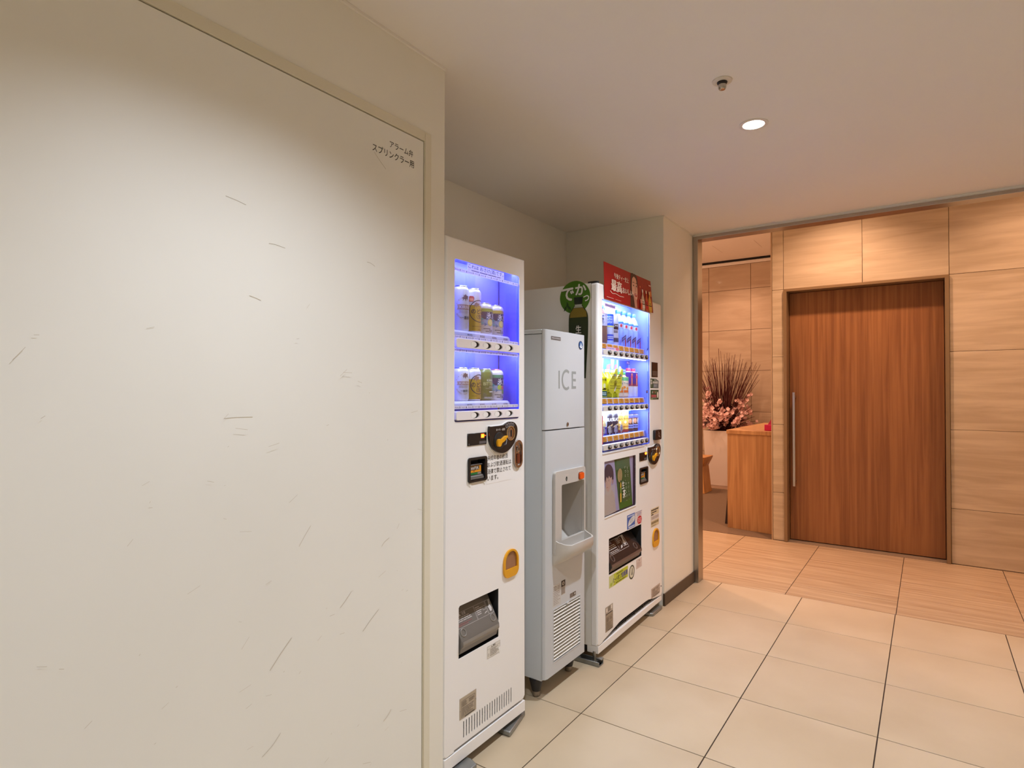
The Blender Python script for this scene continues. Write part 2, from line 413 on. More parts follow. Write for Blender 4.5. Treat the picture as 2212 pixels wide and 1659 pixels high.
p.text('アラーム弁', 1.2365, 2.0375, 1.335, 2.0585, BLACK, 0.008); p.text('スプリンクラー用', 1.169, 2.0045, 1.3385, 2.0275, BLACK, 0.008)
p.build('lettering', lf, label='black Japanese lettering naming the sprinkler alarm valve')
p = Pr(faceX(0.0), base=0.0001); SC = ink(176, 166, 148); SC2 = ink(200, 190, 172)
rd = random.Random(3)
for px in [(1.176, 2.003, 1.222, 1.966, 0.0011), (0.73, 1.752, 0.78, 1.744, 0.0013), (0.84, 1.665, 0.885, 1.662, 0.0011), (1.15, 1.675, 1.18, 1.668, 0.0009), (0.79, 1.53, 0.82, 1.522, 0.0014), (0.73, 1.24, 0.80, 1.241, 0.001),
           (0.93, 0.905, 0.965, 0.952, 0.001), (1.21, 0.845, 1.24, 0.865, 0.0012), (1.06, 0.71, 1.10, 0.745, 0.0013), (0.85, 0.62, 0.91, 0.68, 0.0014), (1.14, 0.62, 1.20, 0.665, 0.0012), (1.22, 0.33, 1.25, 0.352, 0.0014), (0.83, 0.42, 0.88, 0.455, 0.001)]:
    a = (px[0], px[1]); b = (px[2], px[3]); c = ((a[0] + b[0]) / 2 + rd.uniform(-.004, .004), (a[1] + b[1]) / 2 + rd.uniform(-.003, .003))
    p.line(spline([a, c, b], 5, False), px[4], SC if rd.random() < 0.5 else SC2)
for i in range(70):
    y = rd.uniform(0.34, 1.37); z = rd.triangular(0.1, 1.7, 0.4); t = rd.uniform(-0.4, 1.1); l = rd.choice((0.004, 0.008, 0.016, 0.03)); 
    p.line([(y, z), (y + l * math.cos(t), z + l * math.sin(t))], rd.uniform(0.0005, 0.0009), SC2)
p.build('scuff_marks', lf, kind='stuff', label='faint grey scratches on the door leaf')

# the stainless doorway to the lobby
MB().prism([(-0.02, 0.0), (-0.02, 2.3695), (2.02, 2.3695), (2.02, 0.0), (1.985, 0.0), (1.985, 2.3495), (0.034, 2.3495), (0.034, 0.0)], 'y', 4.0445, 4.1435, M_steel).build('trim_3', bevel=0.0012, segs=1, kind='structure', label='brushed stainless frame lining the wide doorway to the lobby')
w = MB(); w.prism([(-3.3, -0.1), (-3.3, 3.35), (4.2, 3.35), (4.2, -0.1), (2.021, -0.1), (2.021, 2.3700), (-0.021, 2.3700), (-0.021, -0.1)], 'y', 4.0505, 4.140, M_wall)
w.build('wall_back', kind='structure', label='wall pierced by the wide doorway to the lobby')

# ================================================================ LOBBY SHELL
M_stone = grain('beige_sandstone', (186, 164, 140), (204, 184, 160), 1.5, (0.9, 0.9, 6.0), rough=0.07, spec=0.4, dist=0.7)
M_stone2 = grain('pale_travertine', (190, 170, 142), (212, 194, 166), 2.2, (0.8, 0.8, 9.0), rough=0.4, spec=0.4, dist=0.5)
M_sgrout = mat('stone_joint', (120, 92, 74), 0.9)
M_woodtile = grain('wood_look_tile', (168, 142, 113), (192, 169, 139), 3.0, (0.7, 14, 1), rough=0.42, spec=0.35, dist=0.4)
M_carpet = mat('brown_carpet', (122, 102, 84), 0.95, var=0.10, scale=120, bump=0.5, bscale=500, spec=0.1)
M_lceil = mat('lobby_ceiling_paint', (246, 238, 228), 0.8, var=0.01, scale=1)
M_oak = grain('oak_veneer', (176, 128, 84), (204, 156, 106), 2.6, (14, 14, 0.6), rough=0.42, spec=0.35, dist=0.6)
M_walnut = grain('walnut_veneer', (132, 86, 52), (160, 110, 68), 2.4, (16, 16, 0.5), rough=0.4, spec=0.35, dist=0.5)

lfl = MB().box(-3.3, 2.7, 4.14, 5.605, -0.12, -0.004, M_grout).build('floor_lobby', kind='structure', label='wood-look tiled lobby floor just beyond the doorway')
for i in range(-5, 5):
    a, b = 0.56 + 0.6 * i, 0.56 + 0.6 * (i + 1)
    j = {0: [4.14, 4.395, 5.605], -1: [4.14, 5.605]}.get(i, [4.14, 4.14 + (0.75 if i % 2 else 0.26), 5.605])
    for c, d in zip(j, j[1:]): tile(max(a, -3.3), min(b, 2.7), c, d, M_woodtile, lfl, g=0.0018)
MB().prism([(-3.3, 5.605), (0.2900, 5.605), (0.2900, 5.8005), (0.60, 5.8005), (0.60, 8.10), (-3.3, 8.10)], 'z', -0.12, 0.003, M_carpet).build('floor_carpet', kind='structure', label='brown carpet around the reception counter')
MB().box(-3.3, 0.60, 8.122, 8.935, -0.12, 0.004, mat('brown_stone_step', (150, 122, 100), 0.5, var=0.05, scale=6)).build('floor_step', kind='structure', label='brown stone strip of floor under the planter')
MB().box(-3.3, 0.60, 8.1005, 8.1215, -0.05, 0.006, mat('brass_strip', (240, 214, 170), 0.25, 1.0, var=0.03)).build('trim_4', kind='structure', label='bright metal strip edging the carpet')
MB().box(0.2905, 2.7, 5.6055, 5.80, -0.12, 0.0015, mat('door_threshold', (150, 132, 112), 0.4, 0.2, var=0.04)).build('floor_threshold', kind='structure', label='metal threshold under the sliding door')
# far wall clad in polished stone
wf = MB().box(-3.3, 0.60, 8.94, 9.05, -0.1, 3.35, M_sgrout).build('wall_lobby_back', kind='structure', label='polished beige stone wall behind the flowers')
zr = [0.005, 0.42, 1.017, 1.610, 2.203, 2.796, 3.160]
xc = [-2.546, -1.949, -1.352, -0.755, -0.158, 0.439]
_wm = {}
def wtile(x0, x1, z0, z1, y, m, parent, t=0.010, g=0.0025):
    w_, h_ = round(x1 - x0 - 2 * g, 4), round(z1 - z0 - 2 * g, 4); k = (w_, h_, m.name)
    if k not in _wm:
        o = MB().box(-w_ / 2, w_ / 2, 0, t, -h_ / 2, h_ / 2, m).build('stone_tile', parent, origin=(0, 0, 0), bevel=0.001, segs=1); _wm[k] = o.data
    else:
        o = bpy.data.objects.new('stone_tile', _wm[k]); COL.objects.link(o); o.parent = parent
    o.location = ((x0 + x1) / 2, y, (z0 + z1) / 2)
for a, b in zip(xc, xc[1:]):
    for c, d in zip(zr, zr[1:]): wtile(a, b, c, d, 8.930, M_stone, wf)
MB().box(-3.3, 0.60, 8.925, 8.9395, 3.163, 3.206, M_lceil).build('trim_5', kind='structure', label='plain band between stone wall and lobby ceiling')
MB().box(-3.3, 0.60, 8.90, 8.9395, 3.207, 3.2345, M_dark).build('trim_6', kind='structure', label='dark strip painted as the shadow gap at the edge of the lobby ceiling')  # solid dark strip takes the place of the gap's shade
# ceiling with an access panel
lc = MB().prism([(-3.3, 4.14), (2.7, 4.14), (2.7, 9.05), (-3.3, 9.05)], 'z', ZL, ZL + 0.1, M_lceil, holes=[[(-1.0, 7.90), (-0.475, 7.90), (-0.475, 8.37), (-1.0, 8.37)]] + [ell(x, y, 0.05, 0.05, 20) for x, y in LOB_LAMPS[:2]]).build('ceiling_lobby', kind='structure', label='pale lobby ceiling with a flush access panel')
MB().box(-0.996, -0.4815, 7.904, 8.366, ZL + 0.001, ZL + 0.02, M_lceil).build('access_panel', lc)
MB().box(-1.05, -0.42, 7.85, 8.42, ZL + 0.1, ZL + 0.12, M_dark).build('access_void', lc)
# the stone pier, its cladding and the sliding timber door
ws = MB().prism([(0.196, 0), (0.196, 3.234), (2.7, 3.234), (2.7, 0), (1.46, 0), (1.46, 2.2005), (0.2905, 2.2005), (0.2905, 0)], 'y', 5.618, 5.80, M_sgrout).build('wall_pier', kind='structure', label='pale stone pier and lintel around the sliding timber door')
zp = [0.003, 0.42, 1.017, 1.612, 2.2015, 2.797, 3.233]
for c, d in zip(zp, zp[1:]): wtile(0.1965, 0.2905, c, d, 5.606, M_stone2, ws, t=0.0118, g=0.0015)
for a, b in zip([0.2905, 0.8875, 1.46, 2.06, 2.66], [0.8875, 1.46, 2.06, 2.66, 2.70]):
    for c, d in zip(zp, zp[1:]):
        if c < 2.2 and a < 1.45: continue
        wtile(a, b, c, d, 5.606, M_stone2, ws, t=0.0118, g=0.0015)
MB().box(0.186, 0.1958, 5.604, 5.80, 0, 3.234, mat('bronze_edge', (196, 170, 140), 0.35, 0.4, var=0.02)).build('trim_7', kind='structure', label='slim bronze edge strip on the stone pier')
MB().box(0.60, 0.70, 5.80, 9.05, -0.1, 3.35, M_wall).build('wall_lobby_right', kind='structure', label='plain lobby wall hidden behind the stone pier')
MB().box(-3.4, -3.3, 4.05, 9.05, -0.1, 3.35, M_stone).build('wall_lobby_left', kind='structure', label='plain lobby wall out of sight to the left')
MB().box(2.7, 2.8, 4.05, 5.80, -0.1, 3.35, M_wall).build('wall_lobby_side', kind='structure', label='plain lobby wall out of sight to the right')
d2 = struct('door_2', 'walnut sliding door with a long steel pull handle in a slim metal frame')
f = MB(); M_bronze = mat('bronze_frame', (150, 124, 92), 0.35, 0.35, var=0.03)
f.prism([(0.2915, 0.0018), (0.2915, 2.1995), (1.459, 2.1995), (1.459, 0.0018), (1.432, 0.0018), (1.432, 2.1775), (0.318, 2.1775), (0.318, 0.0018)], 'y', 5.585, 5.79, M_bronze)
f.build('door_frame', d2, bevel=0.0015, segs=1)
lf2 = MB().box(0.3215, 1.428, 5.702, 5.742, 0.008, 2.174, M_walnut).build('door_leaf', d2, bevel=0.001, segs=1)
MB().box(0.318, 1.432, 5.745, 5.785, 0.0, 2.1775, M_dark).build('door_back', d2)
h = MB(); M_pull = mat('satin_pull', (196, 190, 184), 0.28, 1.0, var=0.02)
h.box(0.352, 0.372, 5.640, 5.655, 0.48, 1.30, M_pull); h.box(0.356, 0.372, 5.655, 5.702, 0.505, 0.53, M_pull); h.box(0.356, 0.372, 5.655, 5.702, 1.25, 1.275, M_pull)
h.build('pull_handle', lf2, bevel=0.002, segs=2)

# ================================================================ CEILING FITTINGS
def downlight(x, y, zc, label, group, R0=0.056, R1=0.041, col=(255, 250, 242), es=22.0, name='downlight'):
    t = thing(name, label, 'downlight', (x, y, zc), group=group)
    M_trim = mat('lamp_trim', (226, 222, 214), 0.4)
    MB().lathe([(R0, zc - 0.0005), (R0, zc - 0.003), (R1 + 0.004, zc - 0.0045), (R1, zc - 0.003), (R1, zc + 0.001), (R1 + 0.003, zc + 0.002)], (x, y, 0), M_trim, 40, cap=False).build('trim_ring', t)
    MB().lathe([(R1, zc + 0.0005), (R1 - 0.006, zc + 0.03), (R1 - 0.010, zc + 0.05)], (x, y, 0), mat('lamp_reflector_' + name, (246, 246, 246), 0.25, 0.0, emit=col, es=3.0), 40, cap=False).build('reflector', t)  # reflector given its own glow in place of reflected lamp light
    MB().lathe([(R1 - 0.0095, zc + 0.049), (0.001, zc + 0.0495)], (x, y, 0), mat('lamp_disc_' + name, (255, 255, 255), 0.4, emit=col, es=es), 32, cap=False).build('lamp', t)
    return t
downlight(0.751, 2.506, ZC, 'round white recessed downlight shining in the corridor ceiling', None)
for (x, y), o_ in zip(LOB_LAMPS[:2], ('nearer to', 'further from')): downlight(x, y, ZL, 'warm lobby ceiling downlight %s the polished stone wall that mirrors it' % o_, 'lobby downlights', R0=0.06, R1=0.045, col=(255, 226, 190), es=16, name='lobby_downlight')
sx, sy = 0.742, 2.092
sp = thing('sprinkler_head', 'small flush sprinkler head with chrome deflector in the ceiling', 'sprinkler', (sx, sy, ZC))
MB().lathe([(0.0005, ZC - 0.001), (0.034, ZC - 0.0005), (0.033, ZC - 0.004), (0.018, ZC - 0.006), (0.017, ZC - 0.001)], (sx, sy, 0), mat('sprinkler_plate', (222, 214, 198), 0.4), 32, cap=False).build('cover_plate', sp)
MB().lathe([(0.0165, ZC - 0.005), (0.0165, ZC - 0.010), (0.013, ZC - 0.012)], (sx, sy, 0), mat('sprinkler_black', (40, 34, 32), 0.5), 24).build('collar', sp)
MB().lathe([(0.0125, ZC - 0.012), (0.014, ZC - 0.016), (0.0135, ZC - 0.026), (0.010, ZC - 0.031), (0.004, ZC - 0.032)], (sx, sy, 0), mat('chrome', (190, 186, 180), 0.15, 1.0, var=0.02), 20).build('deflector', sp)
# ================================================================ SHARED MACHINE PIECES
M_body = mat('machine_white', (244, 243, 242), 0.35, var=0.01, scale=2, bump=0.01, bscale=120)
M_body2 = mat('machine_side_white', (238, 236, 230), 0.4, var=0.012, scale=2)
M_bar = mat('button_bar_plastic', (240, 234, 236), 0.4)
M_blackp = mat('gloss_black_plastic', (26, 24, 25), 0.25, var=0.03, scale=20)
M_blackm = mat('matt_black_plastic', (34, 32, 32), 0.5)
M_recess = mat('recess_dark', (30, 30, 32), 0.6)
M_chrome = mat('chrome_lock', (176, 166, 160), 0.18, 1.0, var=0.03)
M_yel = mat('amber_plastic', (226, 160, 20), 0.35, var=0.02)
M_pane = glass('display_pane', (250, 252, 255), 0.22)
M_zinc = mat('zinc_plate', (150, 152, 150), 0.42, 0.75, var=0.10, scale=25)
M_bolt = mat('zinc_bolt', (168, 164, 156), 0.35, 0.9, var=0.05)
M_plate = mat('rating_plate', (186, 174, 156), 0.38, 0.35, var=0.04, scale=30)
RED = ink(190, 24, 30); BLUE = ink(38, 84, 170); DKG = ink(22, 66, 40); INKB = ink(34, 32, 36)
M_led = mat('red_led', (60, 8, 4), 0.5, emit=(255, 70, 16), es=5.0); M_led2 = mat('amber_led', (80, 40, 4), 0.5, emit=(255, 150, 30), es=8.0)

def coin_outline(y0, z0, w, h):
    pts = [(0.0, 0.87), (0.06, 0.885), (0.47, 0.90), (0.58, 0.945), (0.72, 1.0), (0.88, 0.97), (0.985, 0.83), (1.0, 0.62), (0.93, 0.38), (0.76, 0.13), (0.52, 0.0), (0.28, 0.05), (0.07, 0.26), (0.0, 0.5)]
    return [(y0 + a * w, z0 + b * h) for a, b in spline(pts, 4)]
def coin_panel(root, X, y0, z0, w, h, big=True):
    cp = MB().prism(coin_outline(y0, z0, w, h), 'x', X + 0.0003, X + 0.013, M_blackp).build('coin_panel', root, bevel=0.003, segs=2)
    MB().prism(coin_outline(y0 - 0.004, z0 - 0.007, w + 0.006, h + 0.009), 'x', X - 0.002, X + 0.004, M_body).build('coin_panel_seat', root, bevel=0.0015, segs=1)
    # amber return lever on a round boss
    cy, cz = y0 + 0.33 * w, z0 + 0.41 * h
    MB().lathe([(0.185 * w, X + 0.012), (0.175 * w, X + 0.0165), (0.16 * w, X + 0.017)], (0, cy, cz), M_blackm, 28, 'x').build('lever_boss', cp)
    lv = [(-.20, -.30), (-.06, -.30), (.02, -.13), (.20, -.02), (.36, .18), (.40, .27), (.22, .25), (.02, .10), (-.10, .12), (-.22, .06), (-.25, -.12)]
    MB().prism(spline([(cy + a * w * 0.54, cz + b * w * 0.36) for a, b in lv], 3), 'x', X + 0.016, X + 0.026, M_yel).build('return_lever', cp, bevel=0.002, segs=2)
    sy, sz = y0 + 0.75 * w, z0 + 0.62 * h
    MB().ring((X + 0.0135, sy, sz), (1, 0, 0), 0.145 * w, 0.0018 * w / 0.177, mat('slot_ring_gold', (214, 176, 120), 0.25, 0.8), 30, 8).build('coin_slot_ring', cp)
    MB().lathe([(0.125 * w, X + 0.0128), (0.115 * w, X + 0.014), (0.07 * w, X + 0.0145)], (0, sy, sz), M_chrome, 28, 'x').box(X + 0.0145, X + 0.0152, sy - 0.004 * w / .177, sy + 0.004 * w / .177, sz - 0.012 * w / .177, sz + 0.012 * w / .177, M_dark).build('coin_slot', cp)
    p = Pr(faceX(X + 0.0132)); p.text('おつり・返却', y0 + 0.22 * w, z0 + 0.735 * h, y0 + 0.53 * w, z0 + 0.81 * h, ink(220, 214, 206), 0.012); p.build('lettering', cp); p = Pr(faceX(X + 0.0132))
    for i, (a, b) in enumerate([(.60, .87), (.67, .90), (.75, .905), (.82, .885)]): p.ell(y0 + a * w, z0 + b * h, 0.045 * w, 0.045 * w, ink(150, 148, 150), 14).ell(y0 + a * w, z0 + b * h, 0.034 * w, 0.034 * w, ink(60, 58, 60), 12)
    p.build('coin_symbols', cp, kind='stuff'); p = Pr(faceX(X + 0.0132))
    p.line([(y0 + .56 * w, z0 + .52 * h), (y0 + .60 * w, z0 + .40 * h), (y0 + .57 * w, z0 + .27 * h)], 0.005 * w / .177, ink(150, 160, 170)).rect(y0 + .44 * w, z0 + .25 * h, y0 + .55 * w, z0 + .295 * h, ink(84, 92, 112))
    p.build('slot_mark', cp)
def led_display(root, X, y0, y1, z0, z1, small=False):
    dp = MB().box(X - 0.002, X + 0.003, y0, y1, z0, z1, M_blackp).build('price_display', root, bevel=0.001, segs=1)
    p = Pr(faceX(X + 0.003)); w, h = y1 - y0, z1 - z0
    if small: p.ell(y0 + .83 * w, z0 + .82 * h, 0.15 * w, 0.17 * h, M_led, 18).ell(y0 + .83 * w, z0 + .82 * h, 0.11 * w, 0.125 * h, M_led2, 16)
    else:
        p.rect(y0 + .69 * w, z0 + .56 * h, y0 + .86 * w, z0 + .90 * h, M_led)
        for k in range(3): p.rect(y0 + .705 * w, z0 + (.61 + .09 * k) * h, y0 + .85 * w, z0 + (.655 + .09 * k) * h, M_led2)
        p.poly([(y0 + .87 * w, z0 + .80 * h), (y0 + .87 * w, z0 + .68 * h), (y0 + .97 * w, z0 + .74 * h)], M_led)
    p.build('lit_sign', dp); p = Pr(faceX(X + 0.003)); p.rect(y0 + .60 * w, z0 + .08 * h, y0 + .97 * w, z0 + .30 * h, ink(92, 88, 92)); p.build('unlit_sign', dp); p = Pr(faceX(X + 0.003)); p.ell(y0 + .06 * w, z0 + .12 * h, .03 * w, .07 * h, ink(96, 92, 92), 12)
    p.build('sensor_dot', dp)
def bill_unit(root, X, y0, y1, z0, z1):
    w, h = y1 - y0, z1 - z0
    bu = MB().prism(rrect(y0, z0, y1, z1, 0.06 * w + 0.003, 4), 'x', X - 0.03, X + 0.006, M_blackp, holes=[rrect(y0 + .10 * w, z0 + .09 * h, y1 - .12 * w, z1 - .10 * h, 0.003, 3)]).build('bill_validator', root, bevel=0.0015, segs=2)
    MB().box(X - 0.034, X - 0.03, y0 + 0.002, y1 - 0.002, z0 + 0.002, z1 - 0.002, M_recess).build('bill_mouth', bu)
    b = MB(); a0, a1 = y0 + .12 * w, y1 - .24 * w
    b.box(X - 0.03, X - 0.004, a0, a1, z0 + .28 * h, z0 + .64 * h, M_blackm)
    b.box(X - 0.03, X - 0.002, a0, a1 + .06 * w, z0 + .66 * h, z0 + .71 * h, ink(120, 108, 100))
    b.prism([(X - 0.029, z0 + .10 * h), (X + 0.002, z0 + .10 * h), (X + 0.001, z0 + .20 * h), (X - 0.006, z0 + .27 * h), (X - 0.029, z0 + .27 * h)], 'y', a0, a1 + .10 * w, ink(108, 102, 96))
    b.build('bill_lips', bu, bevel=0.001, segs=1)
    p = Pr(faceX(X - 0.004)); OR = ink(226, 150, 34)
    p.rect(a0, z0 + .38 * h, a1, z0 + .64 * h, OR).rect(a0, z0 + .47 * h, a0 + .85 * (a1 - a0), z0 + .63 * h, ink(40, 26, 18)).text('1000円札', a0 + .02 * w, z0 + .485 * h, a0 + .82 * (a1 - a0), z0 + .615 * h, ink(236, 230, 222), 0.015)
    p.poly([(a0 + .20 * w, z0 + .455 * h), (a0 + .26 * w, z0 + .41 * h), (a0 + .32 * w, z0 + .455 * h)], ink(120, 40, 20)).rect(a0, z0 + .29 * h, a0 + .7 * (a1 - a0), z0 + .37 * h, ink(30, 120, 60)).rect(a0 + .7 * (a1 - a0), z0 + .29 * h, a1, z0 + .37 * h, ink(150, 140, 128))
    p.build('bill_label', bu)
def coin_return(root, X, y0, y1, z0, z1):
    w, h = y1 - y0, z1 - z0; r = 0.48 * w
    o = rrect(y0, z0, y1, z1, (r * .6, r * .6, r, r), 6); i = rrect(y0 + .09 * w, z0 + .30 * h, y1 - .09 * w, z1 - .06 * h, (.004, .004, r * .88, r * .88), 6)
    cr = MB().prism(o, 'x', X + 0.0003, X + 0.0075, M_yel, holes=[i]).build('coin_return', root, bevel=0.0018, segs=2)
    MB().prism(i, 'x', X + 0.0003, X + 0.0014, mat('smoked_flap', (150, 106, 74), 0.25, var=0.12, scale=25)).build('flap', cr)
def rating_plate(root, X, y0, y1, z0, z1, name='rating_plate', seed=1, m=None, rows=12):
    rp = MB().box(X + 0.0002, X + 0.001, y0, y1, z0, z1, m or M_plate).build(name, root)
    p = Pr(faceX(X + 0.001)); w, h = y1 - y0, z1 - z0; T = ink(96, 86, 76)
    p.frame(y0 + .10 * w, z0 + .08 * h, y1 - .08 * w, z1 - .16 * h, .012 * w, T).bars(y0 + .14 * w, z0 + .12 * h, y1 - .12 * w, z0 + .52 * h, rows // 2, T, .4, .3, seed).bars(y0 + .14 * w, z0 + .55 * h, y0 + .48 * w, z1 - .2 * h, rows // 2, T, .4, .3, seed + 1).bars(y0 + .55 * w, z0 + .6 * h, y1 - .12 * w, z1 - .22 * h, 3, T, .4, .3, seed + 2)
    p.rect(y0 + .3 * w, z0 + .02 * h, y1 - .1 * w, z0 + .055 * h, INKB).build('print', rp)
    sc = MB()
    for a, b in ((y0 + .035 * w, z0 + .42 * h), (y1 - .03 * w, z0 + .52 * h)): sc.lathe([(0.0022, X + .001), (0.0018, X + .0022), (0.0006, X + .0025)], (0, a, b), M_bolt, 10, 'x')
    sc.build('screws', rp, kind='stuff')

# ================================================================ BEER VENDING MACHINE
B0, B1 = 1.4875, 1.9655
bm_ = thing('vending_machine', 'slim white beer vending machine beside the cream wall, few cans behind blue-lit glass', 'vending machine', (-0.33, 1.7265, 0.0), group='vending machines')
win = rrect(1.535, 1.198, 1.925, 1.757, (0.006, 0.010, 0.012, 0.006), 4)
slot = [(1.560, 0.3865), (1.790, 0.3865), (1.790, 0.5665), (1.566, 0.5665), (1.560, 0.5605)]
vents = []
for k in range(20):
    y = 1.5885 + 0.01492 * k; vents.append(rrect(y - .0026, 0.107, y + .0026, 0.1645, 0.0025, 3))
hole_bill = [(1.609, 0.984), (1.710, 0.984), (1.710, 1.066), (1.609, 1.066)]
hole_ret = rrect(1.823, 0.63, 1.908, 0.69, 0.004, 2)
e_ = 0.0165
dr = MB().prism([(B0, 0.0825), (B0 + e_, 0.0825), (B0 + e_, 1.83 - e_), (B1 - e_, 1.83 - e_), (B1 - e_, 0.0885), (B1, 0.0885), (B1, 1.830), (B0, 1.830)], 'x', -0.05, 0.002, M_body)
def outer_edge(c, d): return (abs(c.y - B0) < .002 or abs(c.y - B1) < .002 or abs(c.z - 1.83) < .002) and c.x > -0.02
dp_ = dr.build('door_panel', bm_, bevel=0.010, segs=3, filt=outer_edge, smooth=30)
MB().prism([(B0 + e_, 0.0825), (1.537, 0.0825), (1.537, 0.0885), (B1 - e_, 0.0885), (B1 - e_, 1.83 - e_), (B0 + e_, 1.83 - e_)], 'x', 0.0002, 0.002, M_body, holes=[win, slot, hole_bill] + vents).build('door_skin', dp_, smooth=0)

cb = MB(); cb.box(-0.66, -0.30, B0 + .002, B1 - .002, 0.06, 1.826, M_body2)
cb.prism([(B0 + .002, 0.06), (B1 - .002, 0.06), (B1 - .002, 1.826), (B0 + .002, 1.826)], 'x', -0.30, -0.0515, M_body2, holes=[[(1.5085, 0.075), (1.9565, 0.075), (1.9565, 1.80), (1.5085, 1.80)]])
cb.build('cabinet', bm_)
kp = MB().prism(rrect(B0 + .001, 0.0375, B1, 0.0785, 0.002, 2), 'x', -0.06, 0.004, M_body).build('kick_plate', bm_, bevel=0.003, segs=2)
MB().box(-0.30, -0.02, B0 + .01, B1 - .005, 0.037, 0.06, M_recess).build('underframe', bm_)  # dark colour deepens the shade beneath the machine
# dark block painted as the shade behind the vents
MB().box(-0.075, -0.053, 1.51, 1.945, 0.09, 0.19, M_dark).build('vent_backing', bm_)
# lit display compartment
M_liner = mat('display_liner_blue', (92, 98, 246), 0.45, var=0.02, scale=3)
ln = MB()
ln.box(-0.124, -0.120, 1.509, 1.956, 1.19, 1.79, M_liner)
ln.box(-0.120, -0.0003, 1.509, 1.512, 1.19, 1.79, M_liner); ln.box(-0.120, -0.0505, 1.9535, 1.956, 1.19, 1.79, M_liner); ln.box(-0.0505, -0.0003, 1.9455, 1.948, 1.19, 1.79, M_liner)
ln.box(-0.120, -0.0003, 1.512, 1.9455, 1.787, 1.79, M_liner); ln.box(-0.120, -0.0003, 1.512, 1.9455, 1.19, 1.193, M_liner); ln.box(-0.120, -0.0505, 1.9455, 1.9535, 1.787, 1.79, M_liner); ln.box(-0.120, -0.0505, 1.9455, 1.9535, 1.19, 1.193, M_liner)
ln.build('display_liner', bm_, smooth=0)
MB().box(-0.1195, -0.116, 1.9485, 1.9533, 1.20, 1.78, ink(30, 34, 90)).build('liner_corner_shade', bm_)  # dark strip paints the shade in the liner's back corner
M_shelf = mat('shelf_plastic', (196, 194, 224), 0.4)
M_stripw = paper('strip_print_white', (246, 242, 242), 0.5)
LEDB = (0.62, 0.70, 1.0)
M_ledstrip = mat('blue_white_led', (200, 210, 255), 0.4, emit=(190, 205, 255), es=9.0)
prices = {1.520: ['¥370', '¥350', '¥200', '¥200'], 1.2675: ['¥270', '¥200', '¥190', '¥200']}
CANY = [1.667 + 0.072 * k for k in range(4)]
for zs, pr in prices.items():
    sh = MB().prism([(-0.1195, zs - .004), (-0.1195, zs), (-0.040, zs), (-0.030, zs - .0075), (-0.027, zs - .0195), (-0.033, zs - .022), (-0.045, zs - .006)], 'y', 1.513, 1.905, M_shelf).build('shelf', bm_, bevel=0.0008, segs=1, smooth=20)
    f_ = lambda u, v, o, zs=zs: (-0.0297 + .003 * (1 - v) + o, u, zs - .0195 + v * .0115)
    p = Pr(f_)
    for k, t in enumerate(pr): p.text(t, 1.640 + 0.0735 * k, 0.20, 1.668 + 0.0735 * k, 0.85, INKB)
    p.line([(1.56, 0.02), (1.895, 0.02)], 0.10, ink(40, 36, 80)); p.build('price_print', sh)
for zb in (1.454, 1.203):
    br_ = MB().prism(rrect(1.541, zb, 1.9215, zb + .031, 0.006, 3), 'x', -0.016, 0.0075, M_bar, holes=[ell(1.641 + .0695 * k, zb + .0155, 0.0255, 0.0112, 24) for k in range(4)]).build('button_bar', bm_, bevel=0.004, segs=3, smooth=40, filt=lambda c, d, zb=zb: c.x > 0.004 and (c.z < zb + .003 or c.z > zb + .028 or c.y < 1.55 or c.y > 1.915))
    MB().box(-0.0125, 0.0030, 1.60, 1.895, zb + .003, zb + .028, M_blackp).build('bar_backing', br_)
    for k in range(4):
        y = 1.6340 + .0695 * k
        b = MB(); b.prism(ell(y, zb + .0155, 0.0155, 0.0098, 22), 'x', 0.0031, 0.0068, M_body)
        b.build('push_button', br_, bevel=0.001, segs=1)
# LED strips under the bars and at the top, with their light
for z, nm in ((1.783, 'top'), (1.4955, 'mid')):
    pass
for zt, pw in ((1.7865, 1.25), (1.468, 0.85)):
    MB().box(-0.036, -0.028, 1.53, 1.94, zt - 0.004, zt, M_ledstrip).build('led_strip', bm_)
    area('machine_led', (-0.034, 1.735, zt - 0.006), 0.40, 0.02, pw, LEDB, (-0.55, 0, -1))
# panes, printed strips and the sake notice
for z0, z1 in ((1.4855, 1.7565), (1.2345, 1.4535)): MB().box(-0.006, -0.003, 1.5355, 1.9245, z0, z1, M_pane).build('glass_pane', bm_)
GR = ink(120, 112, 116)
for zc in (1.7235, 1.4918, 1.4448, 1.2475):
    st = MB().box(-0.0029, -0.0024, 1.5365, 1.9235, zc - .0055, zc + .0055, M_stripw).build('warning_strip', bm_)
    p = Pr(faceX(-0.0024))
    for k in range(11):
        y = 1.541 + k * 0.0352
        if y + .024 > 1.922: break
        p.text('Alcohol' if k % 2 == 0 else 'Liquor', y, zc - .002, y + .021, zc + .0022, GR, 0.004)
        if k % 2 == 0: p.rect(y + .0255, zc - .003, y + .0285, zc + .003, GR).rect(y + .0285, zc - .0015, y + .0295, zc + .0015, GR)
        else: p.ell(y + .0270, zc - .0008, .0022, .0026, INKB, 10).rect(y + .0262, zc + .001, y + .0278, zc + .0036, INKB)
    p.build('strip_print', st)
nt_ = MB().box(-0.0029, -0.0022, 1.6085, 1.8275, 1.7292, 1.7555, paper('lavender_label', (236, 232, 242), 0.5)).build('sake_notice', bm_)
p = Pr(faceX(-0.0022)); p.text('これは おさけ(酒)です。', 1.613, 1.7365, 1.823, 1.7535, INKB, 0.006); p.bars(1.630, 1.7302, 1.805, 1.7345, 1, ink(110, 100, 120), .6, 0.0, 5); p.build('notice_print', nt_)
MB().box(-0.012, -0.0005, 1.536, 1.924, 1.1985, 1.2025, ink(40, 40, 84)).build('pane_sill', bm_)  # dark strip added to hide the blue-lit gap below the bar
